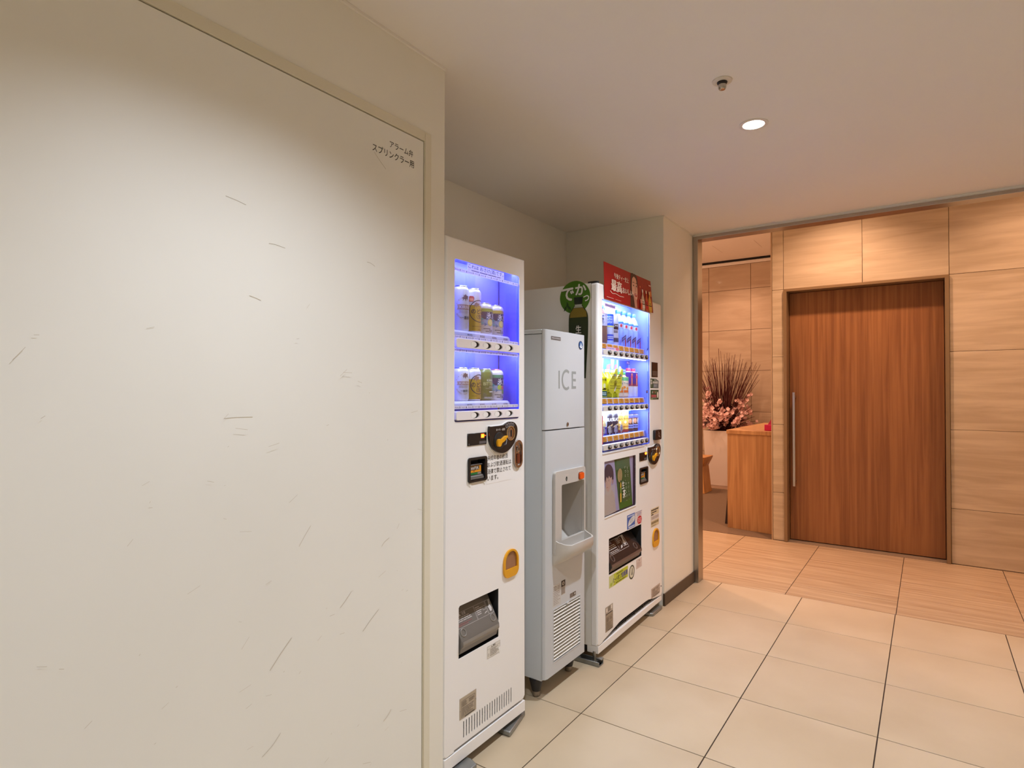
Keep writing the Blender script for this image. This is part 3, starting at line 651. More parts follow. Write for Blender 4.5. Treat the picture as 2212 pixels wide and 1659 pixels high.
# controls
led_display(bm_, 0.002, 1.6035, 1.711, 1.1115, 1.1545)
coin_panel(bm_, 0.002, 1.7165, 1.0725, 0.1775, 0.1145)
bill_unit(bm_, 0.002, 1.606, 1.7125, 0.9815, 1.069)
for y in (1.612, 1.694): MB().prism([(y, 0.9805), (y + .016, 0.9805), (y + .014, 0.972), (y + .008, 0.966), (y + .002, 0.972)], 'x', 0.0022, 0.004, M_body2).build('bill_guide', bm_)
lk = MB().prism(rrect(1.8835, 1.005, 1.939, 1.113, 0.0277, 8), 'x', 0.0022, 0.010, M_chrome, holes=[rrect(1.892, 1.014, 1.9305, 1.104, 0.019, 8)]).build('lock_handle', bm_, bevel=0.003, segs=2)
MB().prism(rrect(1.892, 1.014, 1.9305, 1.104, 0.019, 8), 'x', 0.0022, 0.004, M_chrome).build('lock_cup', lk)
MB().prism(rrect(1.9005, 1.022, 1.9220, 1.060, 0.008, 5), 'x', 0.004, 0.0095, mat('lock_grip_copper', (150, 96, 78), 0.25, 0.9)).build('lock_grip', lk, bevel=0.002, segs=2)
MB().lathe([(0.0125, 0.004), (0.0125, 0.010), (0.009, 0.0115), (0.006, 0.0115)], (0, 1.9112, 1.0785), M_chrome, 20, 'x').box(0.0115, 0.0122, 1.9098, 1.9126, 1.073, 1.084, M_dark).build('lock_barrel', lk)
nb = MB().box(0.0022, 0.0026, 1.7145, 1.872, 0.9645, 1.071, M_body).build('age_notice', bm_)
p = Pr(faceX(0.0026))
for t, z, y1 in (('未成年者の飲酒', 1.0485, 1.8465), ('および飲酒運転は', 1.0245, 1.869), ('法律で禁止されて', 1.000, 1.866), ('います。', 0.9755, 1.785)): p.text(t, 1.7185, z, y1, z + .0185, INKB, 0.004)
p.build('notice_print', nb)
coin_return(bm_, 0.002, 1.817, 1.9135, 0.592, 0.697)
# delivery flap
M_smoke = mat('smoked_grey_flap', (112, 107, 101), 0.3, var=0.03, scale=8); M_smoke2 = mat('smoked_grey_lip', (136, 130, 122), 0.3)
rc = MB().prism([(1.556, 0.384), (1.794, 0.384), (1.794, 0.569), (1.556, 0.569)], 'x', -0.14, -0.0003, M_recess, holes=[[(1.5595, 0.386), (1.7905, 0.386), (1.7905, 0.567), (1.5595, 0.567)]]).box(-0.145, -0.14, 1.556, 1.794, 0.384, 0.569, M_recess).build('delivery_recess', bm_)
fp = MB().prism([(-0.060, 0.560), (-0.055, 0.563), (0.002, 0.462), (0.013, 0.443), (0.014, 0.428), (0.006, 0.418), (0.001, 0.400), (-0.016, 0.391), (-0.022, 0.394), (-0.012, 0.418), (-0.008, 0.438), (-0.014, 0.458)], 'y', 1.566, 1.780, M_smoke).build('delivery_flap', bm_, bevel=0.0012, segs=1, smooth=30)
MB().prism([(0.0135, 0.4435), (0.0150, 0.436), (0.0150, 0.4285), (0.0075, 0.4185), (0.0068, 0.4188), (0.0138, 0.4295)], 'y', 1.570, 1.776, M_smoke2).build('flap_lip', fp)
sv = Vector((-0.057, 0, 0.101)).normalized(); sn = Vector((0.101, 0, 0.057)).normalized(); so_ = Vector((0.002, 0, 0.462))
fs_ = lambda u, v, o: tuple(so_ + Vector((0, u, 0)) + sv * v + sn * o)
p = Pr(fs_, base=0.0004); WH = ink(206, 200, 196); RDI = ink(150, 100, 96)
p.frame(1.567, 0.022, 1.680, 0.072, .0008, WH).frame(1.682, 0.022, 1.744, 0.072, .0008, WH).frame(1.747, 0.022, 1.776, 0.072, .0013, WH)
p.texth('注意', 1.612, 0.060, 0.010, WH, 0.012).poly([(1.594, .060), (1.606, .060), (1.600, .070)], WH).bars(1.570, 0.040, 1.676, 0.058, 3, WH, .4, .3, 2).bars(1.574, 0.027, 1.66, 0.037, 2, RDI, .5, .4, 4)
p.bars(1.686, 0.034, 1.720, 0.066, 5, WH, .4, .4, 6).frame(1.722, 0.044, 1.740, 0.058, .001, WH).poly([(1.722, .030), (1.740, .034), (1.742, .037), (1.730, .035)], WH)
p.poly([(1.764, .070), (1.773, .071), (1.769, .052), (1.771, .040), (1.766, .030), (1.756, .030), (1.754, .044), (1.752, .050), (1.758, .049), (1.761, .056)], WH)
p.build('flap_print', fp)
for y in (1.588, 1.757): MB().ring(fs_(y, 0.006, 0.0006), sn, 0.0125, 0.0022, M_smoke2, 24, 8).build('flap_dimple', fp)
# stickers and plates
ws_ = MB().prism(rrect(1.7195, 0.3285, 1.799, 0.3725, 0.003, 3), 'x', 0.0022, 0.0026, mat('clear_sticker', (226, 222, 214), 0.4)).build('warning_sticker', bm_)
p = Pr(faceX(0.0026)); T = ink(120, 110, 102); p.frame(1.7195, 0.3285, 1.799, 0.3725, .0007, T).texth('警告', 1.755, 0.3635, .0072, ink(80, 72, 66), .01).poly([(1.744, .3635), (1.751, .3635), (1.7475, .370)], T).line([(1.7195, .3615), (1.799, .3615)], .0007, T).bars(1.737, .333, 1.796, .359, 5, T, .35, .4, 9).ring(1.7275, .341, .004, .005, .0009, T, 16); p.build('sticker_print', ws_)
MB().prism([(1.788, .345), (1.801, .347), (1.799, .330), (1.795, .322), (1.792, .332)], 'x', 0.0027, 0.0032, mat('torn_film', (244, 242, 240), 0.2)).build('torn_film', bm_)
rating_plate(bm_, 0.002, 1.565, 1.656, 0.1765, 0.2485)
# floor anchor brackets
def anchor(root, pts, z1, bolts, name='floor_anchor', top=None):
    a = MB().prism(pts, 'z', 0.0006, z1, M_zinc).build(name, root, bevel=0.005, segs=3)
    for (x, y, h) in bolts:
        MB().lathe([(0.006, 0.001), (0.006, h)], (x, y, 0), M_bolt, 12).lathe([(0.011, z1), (0.011, z1 + .008)], (x, y, 0), M_bolt, 6).build('anchor_bolt', a)
    return a
anchor(bm_, [(-0.10, 1.822), (0.026, 1.832), (0.020, 1.862), (-0.012, 1.992), (-0.04, 1.992), (-0.10, 1.93)], 0.020, [(-0.035, 1.90, 0.0375), (-0.075, 1.86, .0375)])
anchor(bm_, [(-0.10, 1.50), (-0.02, 1.50), (0.052, 1.560), (0.052, 1.600), (0.016, 1.614), (-0.10, 1.60)], 0.030, [(-0.045, 1.56, .0375)])
anchor(bm_, [(-0.62, 1.52), (-0.50, 1.52), (-0.50, 1.94), (-0.62, 1.94)], 0.059, [])

# ---------------------------------------------------------------- sample cans behind the glass
def can_shell(root, r, h, zb, x, y, m_body, m_cap=None):
    M_al = mat('can_aluminium', (206, 206, 210), 0.25, 1.0, var=0.02)
    c = (x, y, zb)
    MB().lathe([(r - .006, 0.004), (r - .004, 0.0005), (r - .002, 0.004), (r, 0.009), (r, h - .016), (r - .0005, h - .013), (r - .006, h - .0035)], c, m_body, 36).build('body', root)
    MB().lathe([(r - .0058, h - .0038), (r - .0048, h - .0012), (r - .0055, h), (r - .0075, h - .0005), (r - .009, h - .004), (0.001, h - .004)], c, m_cap or M_al, 36).build('lid', root)
M_cw = mat('can_white', (226, 220, 212), 0.32, 0.15, var=0.015, scale=30); M_cg = grain('can_gold', (176, 140, 30), (214, 184, 64), 26, (1, 1, 0.02), rough=0.3)
for m_ in (M_cg,): m_.node_tree.nodes['Principled BSDF'].inputs['Metallic'].default_value = 0.35
M_cb = mat('can_navy', (24, 34, 120), 0.3, 0.2); M_cgr = grain('can_green', (40, 50, 34), (126, 136, 56), 5.0, (1, 1, 2.2), rough=0.28)
GOLD = ink(196, 160, 92); BRN = ink(128, 96, 84); TAN = ink(196, 160, 124); NAVY = ink(26, 28, 92); TEAL = ink(66, 166, 186); CYN = ink(120, 190, 206)
def arc_text(p, body, cu, cv, r, a0, a1, h, m, down=False):
    n = len(body)
    for i, ch in enumerate(body):
        if ch == ' ': continue
        a = R(a0 + (a1 - a0) * i / max(n - 1, 1)); vs, fs, w, hh = text_mesh(ch, 0.0)
        W = w / hh * h if hh > .3 else h * .4; t = a - math.pi / 2 if not down else a + math.pi / 2
        c_, s_ = math.cos(t), math.sin(t); ox, oy = cu + r * math.cos(a), cv + r * math.sin(a)
        p._put([(ox + ((x - .5) * W) * c_ - ((y - .5) * h) * s_, oy + ((x - .5) * W) * s_ + ((y - .5) * h) * c_) for x, y in vs], fs, m); p.k -= 1
    p.k += 1
def beast(p, cu, cv, s, m):
    """the little prancing creature of the crest, as a silhouette"""
    pts = [(-.9, .1), (-.6, .35), (-.75, .75), (-.45, .6), (-.25, .85), (.1, .8), (.3, .55), (.75, .6), (.95, .25), (.7, .15), (.85, -.25), (.65, -.55), (.5, -.2), (.2, -.25), (.1, -.6), (-.1, -.9), (-.15, -.5), (-.35, -.3), (-.7, -.55), (-.95, -.85), (-.75, -.3), (-1.05, -.15)]
    p.poly(spline([(cu + a * s, cv + b * s) for a, b in pts], 2), m)
def can_label_white(root, x, y, zb, r, h, tall):
    p = Pr(cyl((x, y), r, zb), slice_=.003); k = h / .168 if tall else h / .122; q = (lambda a: a * .168) if tall else (lambda a: a * .122)
    vc = q(.53)
    arc_text(p, "KIRIN'S BEER", 0.004, vc + q(.02), .030, 160, 20, .0052, GOLD); beast(p, 0.010, vc + q(.20 if tall else .22), .0145 if tall else .0125, BRN)
    p.poly([(-.024, vc + q(.055)), (.032, vc + q(.055)), (.029, vc - q(.015)), (.032, vc - q(.085) + q(.03)), (-.024, vc - q(.06)), (-.021, vc)], TAN).rect(-.016, vc - q(.055), .024, vc + q(.05), ink(176, 132, 110)).text('KIRIN', -.0145, vc - q(.035), .0225, vc + q(.03), ink(236, 222, 206), .012)
    p.bars(-.016, vc - q(.14), .024, vc - q(.075), 3, ink(170, 140, 128), .35, .1, 3).texth('一番搾り', -.010, vc - q(.27), q(.075), INKB, .012, sx=.9)
    arc_text(p, 'BREWED FROM 100%', 0.004, vc - q(.08), .030, 205, 335, .0050, GOLD, True)
    p.poly([(-.050, q(.80)), (-.038, q(.80)), (-.044, q(.87))], ink(40, 36, 44)).bars(-.052, q(.73), -.036, q(.785), 2, ink(60, 56, 64), .6, .1, 4).bars(-.052, q(.50), -.036, q(.70), 6, ink(150, 144, 150), .5, .1, 5).bars(-.052, q(.10), -.036, q(.30), 8, ink(130, 126, 140), .6, .05, 6)
    p.build('label', root)
def can_label_gold(root, x, y, zb, r, h, tall):
    q = lambda a: a * h; p = Pr(cyl((x, y), r, zb), slice_=.003); cu, cv = .016, q(.49 if tall else .50); rr = .042 if tall else .0375; NV = ink(34, 26, 58)
    p.rect(-.085, q(.045), .085, q(.62 if tall else .66), M_cg)
    p.ring(cu, cv, rr, rr, .0030, NV, 48)
    beast(p, cu - .012, cv + .0215, .0125, ink(138, 104, 92)); p.texth('のど', cu - .033, cv - .010, .0180, NV, .025, sx=.95).texth('ごし', cu + .006, cv - .008, .0170, NV, .025, sx=.9).texth('〈生〉', cu - .014, cv - .0285, .0150, NV, .02)
    if tall: p.poly([(-.026, cv + .035), (-.010, cv + .034), (-.006, cv + .048), (-.010, cv + .055), (-.022, cv + .056), (-.029, cv + .048)], ink(190, 80, 72)).poly([(-.024, cv + .037), (-.011, cv + .036), (-.009, cv + .046), (-.024, cv + .047)], ink(226, 150, 110))
    p.bars(-.014, q(.135), .036, q(.165), 1, ink(110, 80, 30), .3, 0, 2).texth('KIRIN', .008, q(.06), .004, ink(110, 80, 30), .01); p.build('label', root)
def can_label_ice(root, x, y, zb, r, h, lime, peach=False):
    q = lambda a: a * h; p = Pr(cyl((x, y), r, zb), slice_=.003)
    p.rect(-.060, q(.66), -.027, q(.90), ink(16, 20, 128)).rect(-.056, q(.10), -.032, q(.40), ink(120, 116, 146))
    p.poly([(-.026, q(.30)), (.03, q(.30)), (.06, q(.45)), (.06, q(.70)), (-.026, q(.70))], ink(150, 168, 196)).rect(-.026, q(.48), .06, q(.72), ink(24, 26, 84)).rect(-.026, q(.72), .06, q(.82), lime)
    for a, b, s, m in ((-.026, .52, .010, ink(40, 60, 140)), (-.026, .42, .012, TEAL), (-.024, .30, .011, CYN), (-.006, .44, .013, ink(70, 110, 160)), (.004, .33, .011, ink(110, 140, 180)), (-.012, .26, .010, ink(90, 120, 160))): p.poly([(a, q(b)), (a + s, q(b) + s * .7), (a, q(b) + s * 1.4)], m)
    if peach: p.ell(.004, q(.42), .0095, .0095, ink(170, 186, 60), 18).ell(.020, q(.40), .009, .009, ink(206, 110, 100), 18).ell(.022, q(.28), .007, .010, ink(130, 170, 70), 16)
    else: p.ell(.012, q(.38), .0125, .0135, ink(226, 204, 90), 22).ell(.012, q(.38), .009, .0098, ink(236, 222, 140), 20)
    p.text('氷', -.004, q(.49), .017, q(.70), ink(236, 240, 248), .012).text('結', .022, q(.49), .043, q(.70), ink(236, 240, 248), .012)
    p.bars(-.016, q(.165), .012, q(.195), 1, INKB, .7, .1, 3).texth('5%', .006, q(.07), .010, INKB, .015).bars(-.008, q(.08), .004, q(.12), 1, INKB, .6, 0, 4); p.build('label', root)
def can_label_green(root, x, y, zb, r, h):
    q = lambda a: a * h; p = Pr(cyl((x, y), r, zb), slice_=.003); W_ = ink(222, 226, 206)
    p.texth('KIRIN', -.002, q(.60), .0085, W_, .006).texth('BITTERS', -.016, q(.475), .012, ink(214, 214, 150), .0, sx=.95).bars(.008, q(.40), .04, q(.45), 1, W_, .3, 0, 3).bars(-.008, q(.36), .04, q(.40), 2, ink(160, 164, 140), .4, .2, 4).rect(.008, q(.26), .030, q(.29), W_).bars(-.012, q(.06), .035, q(.12), 2, ink(190, 190, 176), .6, .1, 5).bars(-.016, q(.14), .0, q(.24), 3, ink(130, 130, 110), .4, .4, 6); p.build('label', root)
CX_ = -0.085; lime, lem, tq = ink(150, 160, 60), ink(190, 164, 70), ink(60, 130, 96)
spec = [('white', 1.520, 0, .168, 'tall white and gold lager can, first on the upper shelf of the beer machine'), ('gold', 1.520, 1, .168, 'tall gold beer can with round emblem on the upper beer machine shelf'),
        ('lime', 1.520, 2, .122, 'blue and silver lemon drink can with green band beside the tall gold can'), ('lemon', 1.520, 3, .122, 'blue and silver lemon drink can with gold band, last on the upper shelf'),
        ('white', 1.2675, 0, .122, 'short white and gold lager can, first on the lower shelf of the beer machine'), ('gold', 1.2675, 1, .122, 'short gold beer can with round emblem on the lower beer machine shelf'),
        ('green', 1.2675, 2, .122, 'dark green metallic beer can on the lower shelf between gold and blue cans'), ('peach', 1.2675, 3, .122, 'blue and silver fruit drink can with pink top, last on the lower shelf')]
for kind, zs, k, h, lab in spec:
    y = CANY[k]; t = thing('drink_can', lab, 'can', (CX_, y, zs + .0005), group='cans in the beer machine'); r = .0325
    zb = zs + .0005
    if kind == 'white': can_shell(t, r, h, zb, CX_, y, M_cw); can_label_white(t, CX_, y, zb, r, h, h > .15)
    elif kind == 'gold': can_shell(t, r, h, zb, CX_, y, mat('can_silver', (214, 212, 220), 0.3, 0.3)); can_label_gold(t, CX_, y, zb, r, h, h > .15)
    elif kind == 'green': can_shell(t, r, h, zb, CX_, y, M_cgr); can_label_green(t, CX_, y, zb, r, h)
    else:
        can_shell(t, r, h, zb, CX_, y, M_cw, mat('pink_lid', (214, 120, 190), 0.3, 0.8) if kind == 'peach' else None)
        can_label_ice(t, CX_, y, zb, r, h, {'lime': lime, 'lemon': lem, 'peach': tq}[kind], kind == 'peach')

# ================================================================ ICE DISPENSER
M_ice = mat('ice_machine_grey', (198, 202, 206), 0.38, var=0.01, scale=2); M_ice2 = mat('ice_machine_side', (206, 212, 216), 0.42, var=0.012, scale=2)
M_unit = mat('dispenser_plastic', (196, 192, 186), 0.28, var=0.01, scale=5)
I0, I1 = 2.123, 2.473
im = thing('ice_dispenser', 'tall narrow grey ice dispenser on black legs between the two vending machines', 'ice machine', (-0.28, 2.298, 0.0))
cb = MB(); cb.box(-0.55, -0.20, I0 + .002, I1 - .002, 0.080, 1.548, M_ice2)
cb.prism([(I0 + .002, 0.080), (I1 - .002, 0.080), (I1 - .002, 1.548), (I0 + .002, 1.548)], 'x', -0.20, -0.0195, M_ice2, holes=[[(I0 + .03, 0.10), (I1 - .008, 0.10), (I1 - .008, 1.52), (I0 + .03, 1.52)]])
cb.build('cabinet', im, bevel=0.0015, segs=1)
MB().box(-0.55, -0.0195, I0 + .001, I1 - .001, 1.5505, 1.568, M_ice2).build('lid', im, bevel=0.0015, segs=1)
def plan(x0): return [(x0, I0), (-0.012, I0), (-0.004, I0 + .006), (0.0, I0 + .018), (0.0, I1 - .004), (-0.004, I1), (x0, I1)]
ud = MB().prism(plan(-0.018), 'z', 1.1395, 1.568, M_ice).build('upper_door', im, bevel=0.0015, segs=1, smooth=30)
# lower front in bands so that its openings go right through
ld = MB(); op = (2.236, 2.444, 0.60, 0.8965); gl = (2.187, 2.431, 0.138, 0.367)
ld.prism(plan(-0.018)[:4] + [(0.0, 2.186), (-0.018, 2.186)], 'z', 0.0885, 1.1350, M_ice)
ld.prism([(2.186, 0.0885), (I1 - .004, 0.0885), (I1 - .004, 1.135), (2.186, 1.135)], 'x', -0.018, 0.0, M_ice, holes=[[(op[0] - .0004, op[2]), (op[1] + .0004, op[2]), (op[1] + .0004, op[3] - .0004), (op[0] - .0004, op[3] - .0004)], [(gl[0], gl[2]), (gl[1], gl[2]), (gl[1], gl[3]), (gl[0], gl[3])]])
ld.box(-0.018, -0.003, I1 - .004, I1, 0.0885, 1.135, M_ice)
ldo = ld.build('lower_door', im, smooth=30)
p = Pr(faceX(0.0)); LG = mat('grey_lettering', (150, 154, 152), 0.5)
p.rect(2.2315, 1.316, 2.2430, 1.3945, LG)
cc = [(2.3005 + .0365 * math.cos(R(a)), 1.3552 + .0405 * math.sin(R(a))) for a in range(52, 309, 8)]; p.line(cc, 0.0122, LG)
p.poly([(2.3485, 1.3165), (2.3885, 1.3165), (2.3885, 1.3275), (2.3605, 1.3275), (2.3605, 1.3505), (2.3865, 1.3505), (2.3865, 1.3610), (2.3605, 1.3610), (2.3605, 1.3835), (2.3885, 1.3835), (2.3885, 1.3945), (2.3485, 1.3945)], LG)
p.build('lettering', ud, label='large grey letters spelling ICE')
np_ = MB().box(0.0002, 0.0014, 2.169, 2.249, 1.5265, 1.5415, mat('dark_nameplate', (92, 90, 92), 0.3, 0.5)).build('nameplate', ud, bevel=0.0004, segs=1)
p = Pr(faceX(0.0014)); p.frame(2.1705, 1.528, 2.2475, 1.540, .0008, ink(190, 188, 188)).bars(2.174, 1.530, 2.244, 1.538, 1, ink(178, 176, 176), .6, 0, 2); p.build('plate_print', np_)
em = MB().lathe([(0.0195, 0.0002), (0.0195, 0.0016), (0.018, 0.0022)], (0, 2.432, 1.5185), ink(20, 40, 84), 28, 'x').build('emblem', ud)
p = Pr(faceX(0.0022)); p.ell(2.432, 1.5185, .0165, .0165, ink(40, 92, 150), 24); p.poly(spline([(2.421, 1.512), (2.427, 1.518), (2.430, 1.527), (2.434, 1.529), (2.436, 1.522), (2.443, 1.516), (2.444, 1.509), (2.437, 1.505), (2.428, 1.506)], 3), ink(226, 230, 232)); p.poly([(2.432, 1.510), (2.437, 1.512), (2.437, 1.519), (2.433, 1.518)], ink(40, 92, 150)); p.build('emblem_print', em)
MB().lathe([(0.0085, 0.0002), (0.0085, 0.003), (0.0065, 0.0042)], (0, 2.309, 1.157), M_chrome, 18, 'x').box(0.0042, 0.0046, 2.3078, 2.3102, 1.152, 1.162, M_dark).build('door_lock', ud)
# dispenser unit
du = MB().prism(rrect(2.183, 0.60, 2.4555, 0.957, (0.004, 0.004, 0.014, 0.014), 5), 'x', 0.0002, 0.0135, M_unit, holes=[rrect(2.237, 0.655, 2.443, 0.8955, (0.002, 0.002, 0.006, 0.006), 3)]).build('dispenser_unit', im, bevel=0.004, segs=3, smooth=45)
def rim(fx, z0, zf, inset=0.0):
    yl, yr = 2.184 + inset, 2.4545 - inset; fx -= inset * .8
    pts = [(0.0003, yl, z0), (fx * .35, yl + .006, z0 + (zf - z0) * .45), (fx * .78, yl + .026, z0 + (zf - z0) * .85), (fx, yl + .052, zf), (fx, (yl + yr) / 2, zf), (fx, yr - .022, zf), (fx * .85, yr - .006, z0 + (zf - z0) * .9), (fx * .35, yr - .001, z0 + (zf - z0) * .45), (0.0003, yr, z0)]
    return pts
bs_ = MB()
bs_.loft([rim(.010, .5555, .557), rim(.030, .562, .570), rim(.055, .575, .589), rim(.066, .592, .606), rim(.067, .640, .630), rim(.066, .668, .640), rim(.064, .6705, .6425, .003), rim(.064, .669, .641, .007), rim(.062, .640, .622, .010), rim(.058, .6145, .6135, .014)], M_unit, closed=False, cap=False)
bs_.add(rim(.010, .5555, .557), [tuple(range(8, -1, -1))], M_unit); bs_.add(rim(.058, .6145, .6135, .014), [tuple(range(9))], M_unit)
bs_.build('tray', du, smooth=50)
lv_ = MB()
lv_.box(-0.115, -0.112, 2.236, 2.444, 0.605, 0.897, M_unit); lv_.box(-0.112, -0.0182, 2.233, 2.236, 0.605, 0.897, M_unit); lv_.box(-0.112, -0.0182, 2.444, 2.447, 0.605, 0.897, M_unit)
lv_.box(-0.0185, 0.0, 2.4424, 2.4439, 0.655, 0.895, M_unit); lv_.box(-0.0185, 0.0, 2.2361, 2.2376, 0.655, 0.895, M_unit); lv_.box(-0.0185, 0.0, 2.2376, 2.4424, 0.893, 0.8955, M_unit); lv_.box(-0.112, -0.0182, 2.236, 2.444, 0.8955, 0.8985, M_unit); lv_.box(-0.112, 0.012, 2.236, 2.444, 0.610, 0.6135, M_unit); lv_.prism([(-0.112, 0.66), (-0.112, 0.6135), (-0.06, 0.6135)], 'y', 2.236, 2.444, M_unit)
lv_.build('cavity_lining', du, smooth=0)
MB().prism([(-0.10, 0.895), (-0.045, 0.895), (-0.062, 0.815), (-0.10, 0.815)], 'y', 2.272, 2.345, M_unit).build('ice_chute', du, bevel=0.003, segs=2)
MB().box(0.004, 0.014, 2.300, 2.316, 0.6134, 0.6142, M_dark).box(0.004, 0.014, 2.330, 2.340, 0.6134, 0.6142, M_dark).build('drain_slots', du)
pb = MB().prism(rrect(2.389, 0.9035, 2.4275, 0.9315, 0.008, 4), 'x', 0.0134, 0.0225, mat('orange_button', (236, 92, 16), 0.3, var=0.02)).build('push_button', du, bevel=0.003, segs=2)
MB().prism(rrect(2.3865, 0.901, 2.430, 0.934, 0.010, 4), 'x', 0.0134, 0.016, mat('button_collar', (130, 60, 30), 0.4)).build('button_collar', du)
p = Pr(faceX(0.0135)); p.text('PUSH', 2.388, 0.9355, 2.427, 0.9445, ink(232, 228, 222), .008); p.build('button_lettering', du); p = Pr(faceX(0.0135)); p.bars(2.266, .933, 2.296, .937, 1, ink(214, 200, 194), .8, 0, 2).ell(2.279, .918, .0075, .0105, ink(30, 40, 40), 16).ell(2.2805, .916, .003, .005, ink(130, 140, 136), 10); p.build('sensor', du)
# grille
gr = MB().prism(rrect(gl[0], gl[2], gl[1], gl[3], 0), 'x', -0.022, 0.0012, M_ice, holes=[[(gl[0] + .004, gl[2] + .004), (gl[1] - .004, gl[2] + .004), (gl[1] - .004, gl[3] - .004), (gl[0] + .004, gl[3] - .004)]]).build('air_grille', im)
MB().box(-0.026, -0.0225, gl[0], gl[1], gl[2], gl[3], mat('grille_shade_dark', (52, 46, 42), 0.8)).build('grille_back', gr)  # back coloured dark to deepen the shade between the slats
_sl = None
for k in range(15):
    zc = gl[2] + .0125 + k * .01465
    if _sl is None:
        _sl = MB().prism([(0.001, -.0028), (0.0018, -.0012), (-0.0085, .0022), (-0.0095, .0008)], 'y', gl[0] + .004, gl[1] - .004, mat('grille_white', (240, 238, 230), 0.35)).build('slat', gr, origin=(0, 0, 0)).data; o = bpy.data.objects['slat']
    else:
        o = bpy.data.objects.new('slat', _sl); COL.objects.link(o); o.parent = gr
    o.location = (-im.location[0], -im.location[1], zc)
MB().box(0.0005, 0.004, 2.300, 2.318, .358, .366, M_ice).build('grille_tab', gr)
# instruction stickers
s1 = MB().prism(rrect(2.184, 0.377, 2.252, 0.468, 0.006, 3), 'x', 0.0001, 0.0004, mat('clear_sticker_grey', (200, 198, 194), 0.4)).build('instruction_sticker', im)
p = Pr(faceX(0.0004)); T = ink(150, 138, 132); p.bars(2.190, .382, 2.246, .440, 8, T, .3, .5, 3).bars(2.190, .442, 2.215, .464, 3, T, .5, .5, 4).ring(2.209, .452, .008, .009, .0012, T, 16).bars(2.225, .444, 2.25, .462, 3, T, .4, .5, 5); p.build('sticker_print', s1)
s2 = MB().box(0.0001, 0.0005, 2.2555, 2.290, 0.410, 0.4715, mat('sticker_taupe', (180, 170, 160), 0.4)).build('hygiene_sticker', im)
p = Pr(faceX(0.0005)); p.rect(2.2555, .4445, 2.290, .4715, ink(38, 30, 30)).ell(2.2725, .458, .0095, .008, ink(200, 190, 180), 18).ell(2.2725, .458, .004, .006, ink(38, 30, 30), 12).bars(2.258, .413, 2.288, .442, 6, ink(140, 130, 122), .5, .1, 6); p.build('sticker_print', s2)
s3 = MB().box(0.0001, 0.0005, 2.333, 2.3865, 0.3755, 0.394, mat('sticker_brown', (84, 72, 62), 0.4)).build('filter_sticker', im)
p = Pr(faceX(0.0005)); p.bars(2.336, .378, 2.366, .392, 3, ink(170, 158, 146), .4, .2, 2).poly([(2.370, .389), (2.383, .389), (2.377, .378)], ink(226, 222, 214)); p.build('sticker_print', s3)
# legs
M_leg = mat('black_leg', (28, 27, 28), 0.4, var=0.05); M_foot = mat('steel_foot', (150, 140, 128), 0.35, 0.7, var=0.06)
for (x, y) in ((-0.062, 2.150), (-0.062, 2.430), (-0.50, 2.150), (-0.50, 2.430)):
    l = MB().lathe([(0.031, 0.080), (0.030, 0.070), (0.019, 0.024)], (x, y, 0), M_leg, 24).build('leg', im)
    MB().lathe([(0.0165, 0.026), (0.0175, 0.012), (0.0165, 0.004), (0.012, 0.0005)], (x, y, 0), M_foot, 24).build('foot', l)
# ================================================================ SOFT DRINK VENDING MACHINE (built in its own frame: front at x = 0, left edge at y = 0)
M3 = Matrix.Translation((0.02, 2.57, 0.0)) @ Matrix.Rotation(0.0227, 4, 'Z')
W3 = 0.885
vm = thing('vending_machine', 'wide white soft drink vending machine with red poster, beside the doorway wall end', 'vending machine', tuple(M3.translation), 0.0227, 'vending machines', org=(0, 0, 0))
win3 = rrect(0.0485, 1.004, 0.688, 1.757, 0.003, 2)
ad = rrect(0.0725, 0.684, 0.476, 0.957, (0.003, 0.010, 0.004, 0.003), 4)
slot3 = [(0.124, 0.3905), (0.557, 0.3885), (0.557, 0.5645), (0.128, 0.570), (0.124, 0.566)]
hb3 = [(0.535, 0.792), (0.645, 0.790), (0.645, 0.870), (0.535, 0.876)]
hr3 = rrect(0.735, 0.43, 0.815, 0.49, 0.004, 2)
e3 = 0.0155
BOT3 = [(0.045, 0.084), (0.060, 0.090), (0.115, 0.097), (0.20, 0.109), (0.25, 0.1165), (0.30, 0.119), (0.62, 0.1155), (0.66, 0.1135), (0.74, 0.098), (0.86, 0.0815)]
dr = MB().prism([(0.0, 0.0815), (e3, 0.0825), (e3, 1.833 - e3), (W3 - e3, 1.833 - e3), (W3 - e3, 0.0815), (W3, 0.0815), (W3, 1.833), (0.0, 1.833)], 'x', -0.034, 0.0, M_body)
def edge3(c, d): return ((abs(c.y) < .002 or abs(c.y - W3) < .002) and abs(d.z) > .9 or abs(c.z - 1.833) < .002) and c.x > -.02
dp3 = dr.build('door_panel', vm, bevel=0.012, segs=4, filt=edge3, smooth=30)
MB().prism([(e3, 0.0825)] + BOT3 + [(W3 - e3, 0.0815), (W3 - e3, 1.833 - e3), (e3, 1.833 - e3)], 'x', -0.0016, 0.0, M_body, holes=[win3, ad, slot3, hb3]).build('door_skin', dp3, smooth=0)
cb = MB(); cb.box(-0.655, -0.30, 0.001, W3 - .001, 0.075, 1.831, M_body2)
cb.prism([(0.001, 0.075), (W3 - .001, 0.075), (W3 - .001, 1.831), (0.001, 1.831)], 'x', -0.30, -0.0355, M_body2, holes=[[(0.02, 0.077), (W3 - .02, 0.077), (W3 - .02, 1.80), (0.02, 1.80)]])
cb.build('cabinet', vm, bevel=0.001, segs=1)
MB().box(-0.0356, -0.0338, 0.0012, 0.004, 1.757, 1.8325, M_dark).prism(ell(-0.03, 0.014, 0.030, 0.012, 20), 'z', 1.8312, 1.840, M_blackm).build('door_hinge', vm)
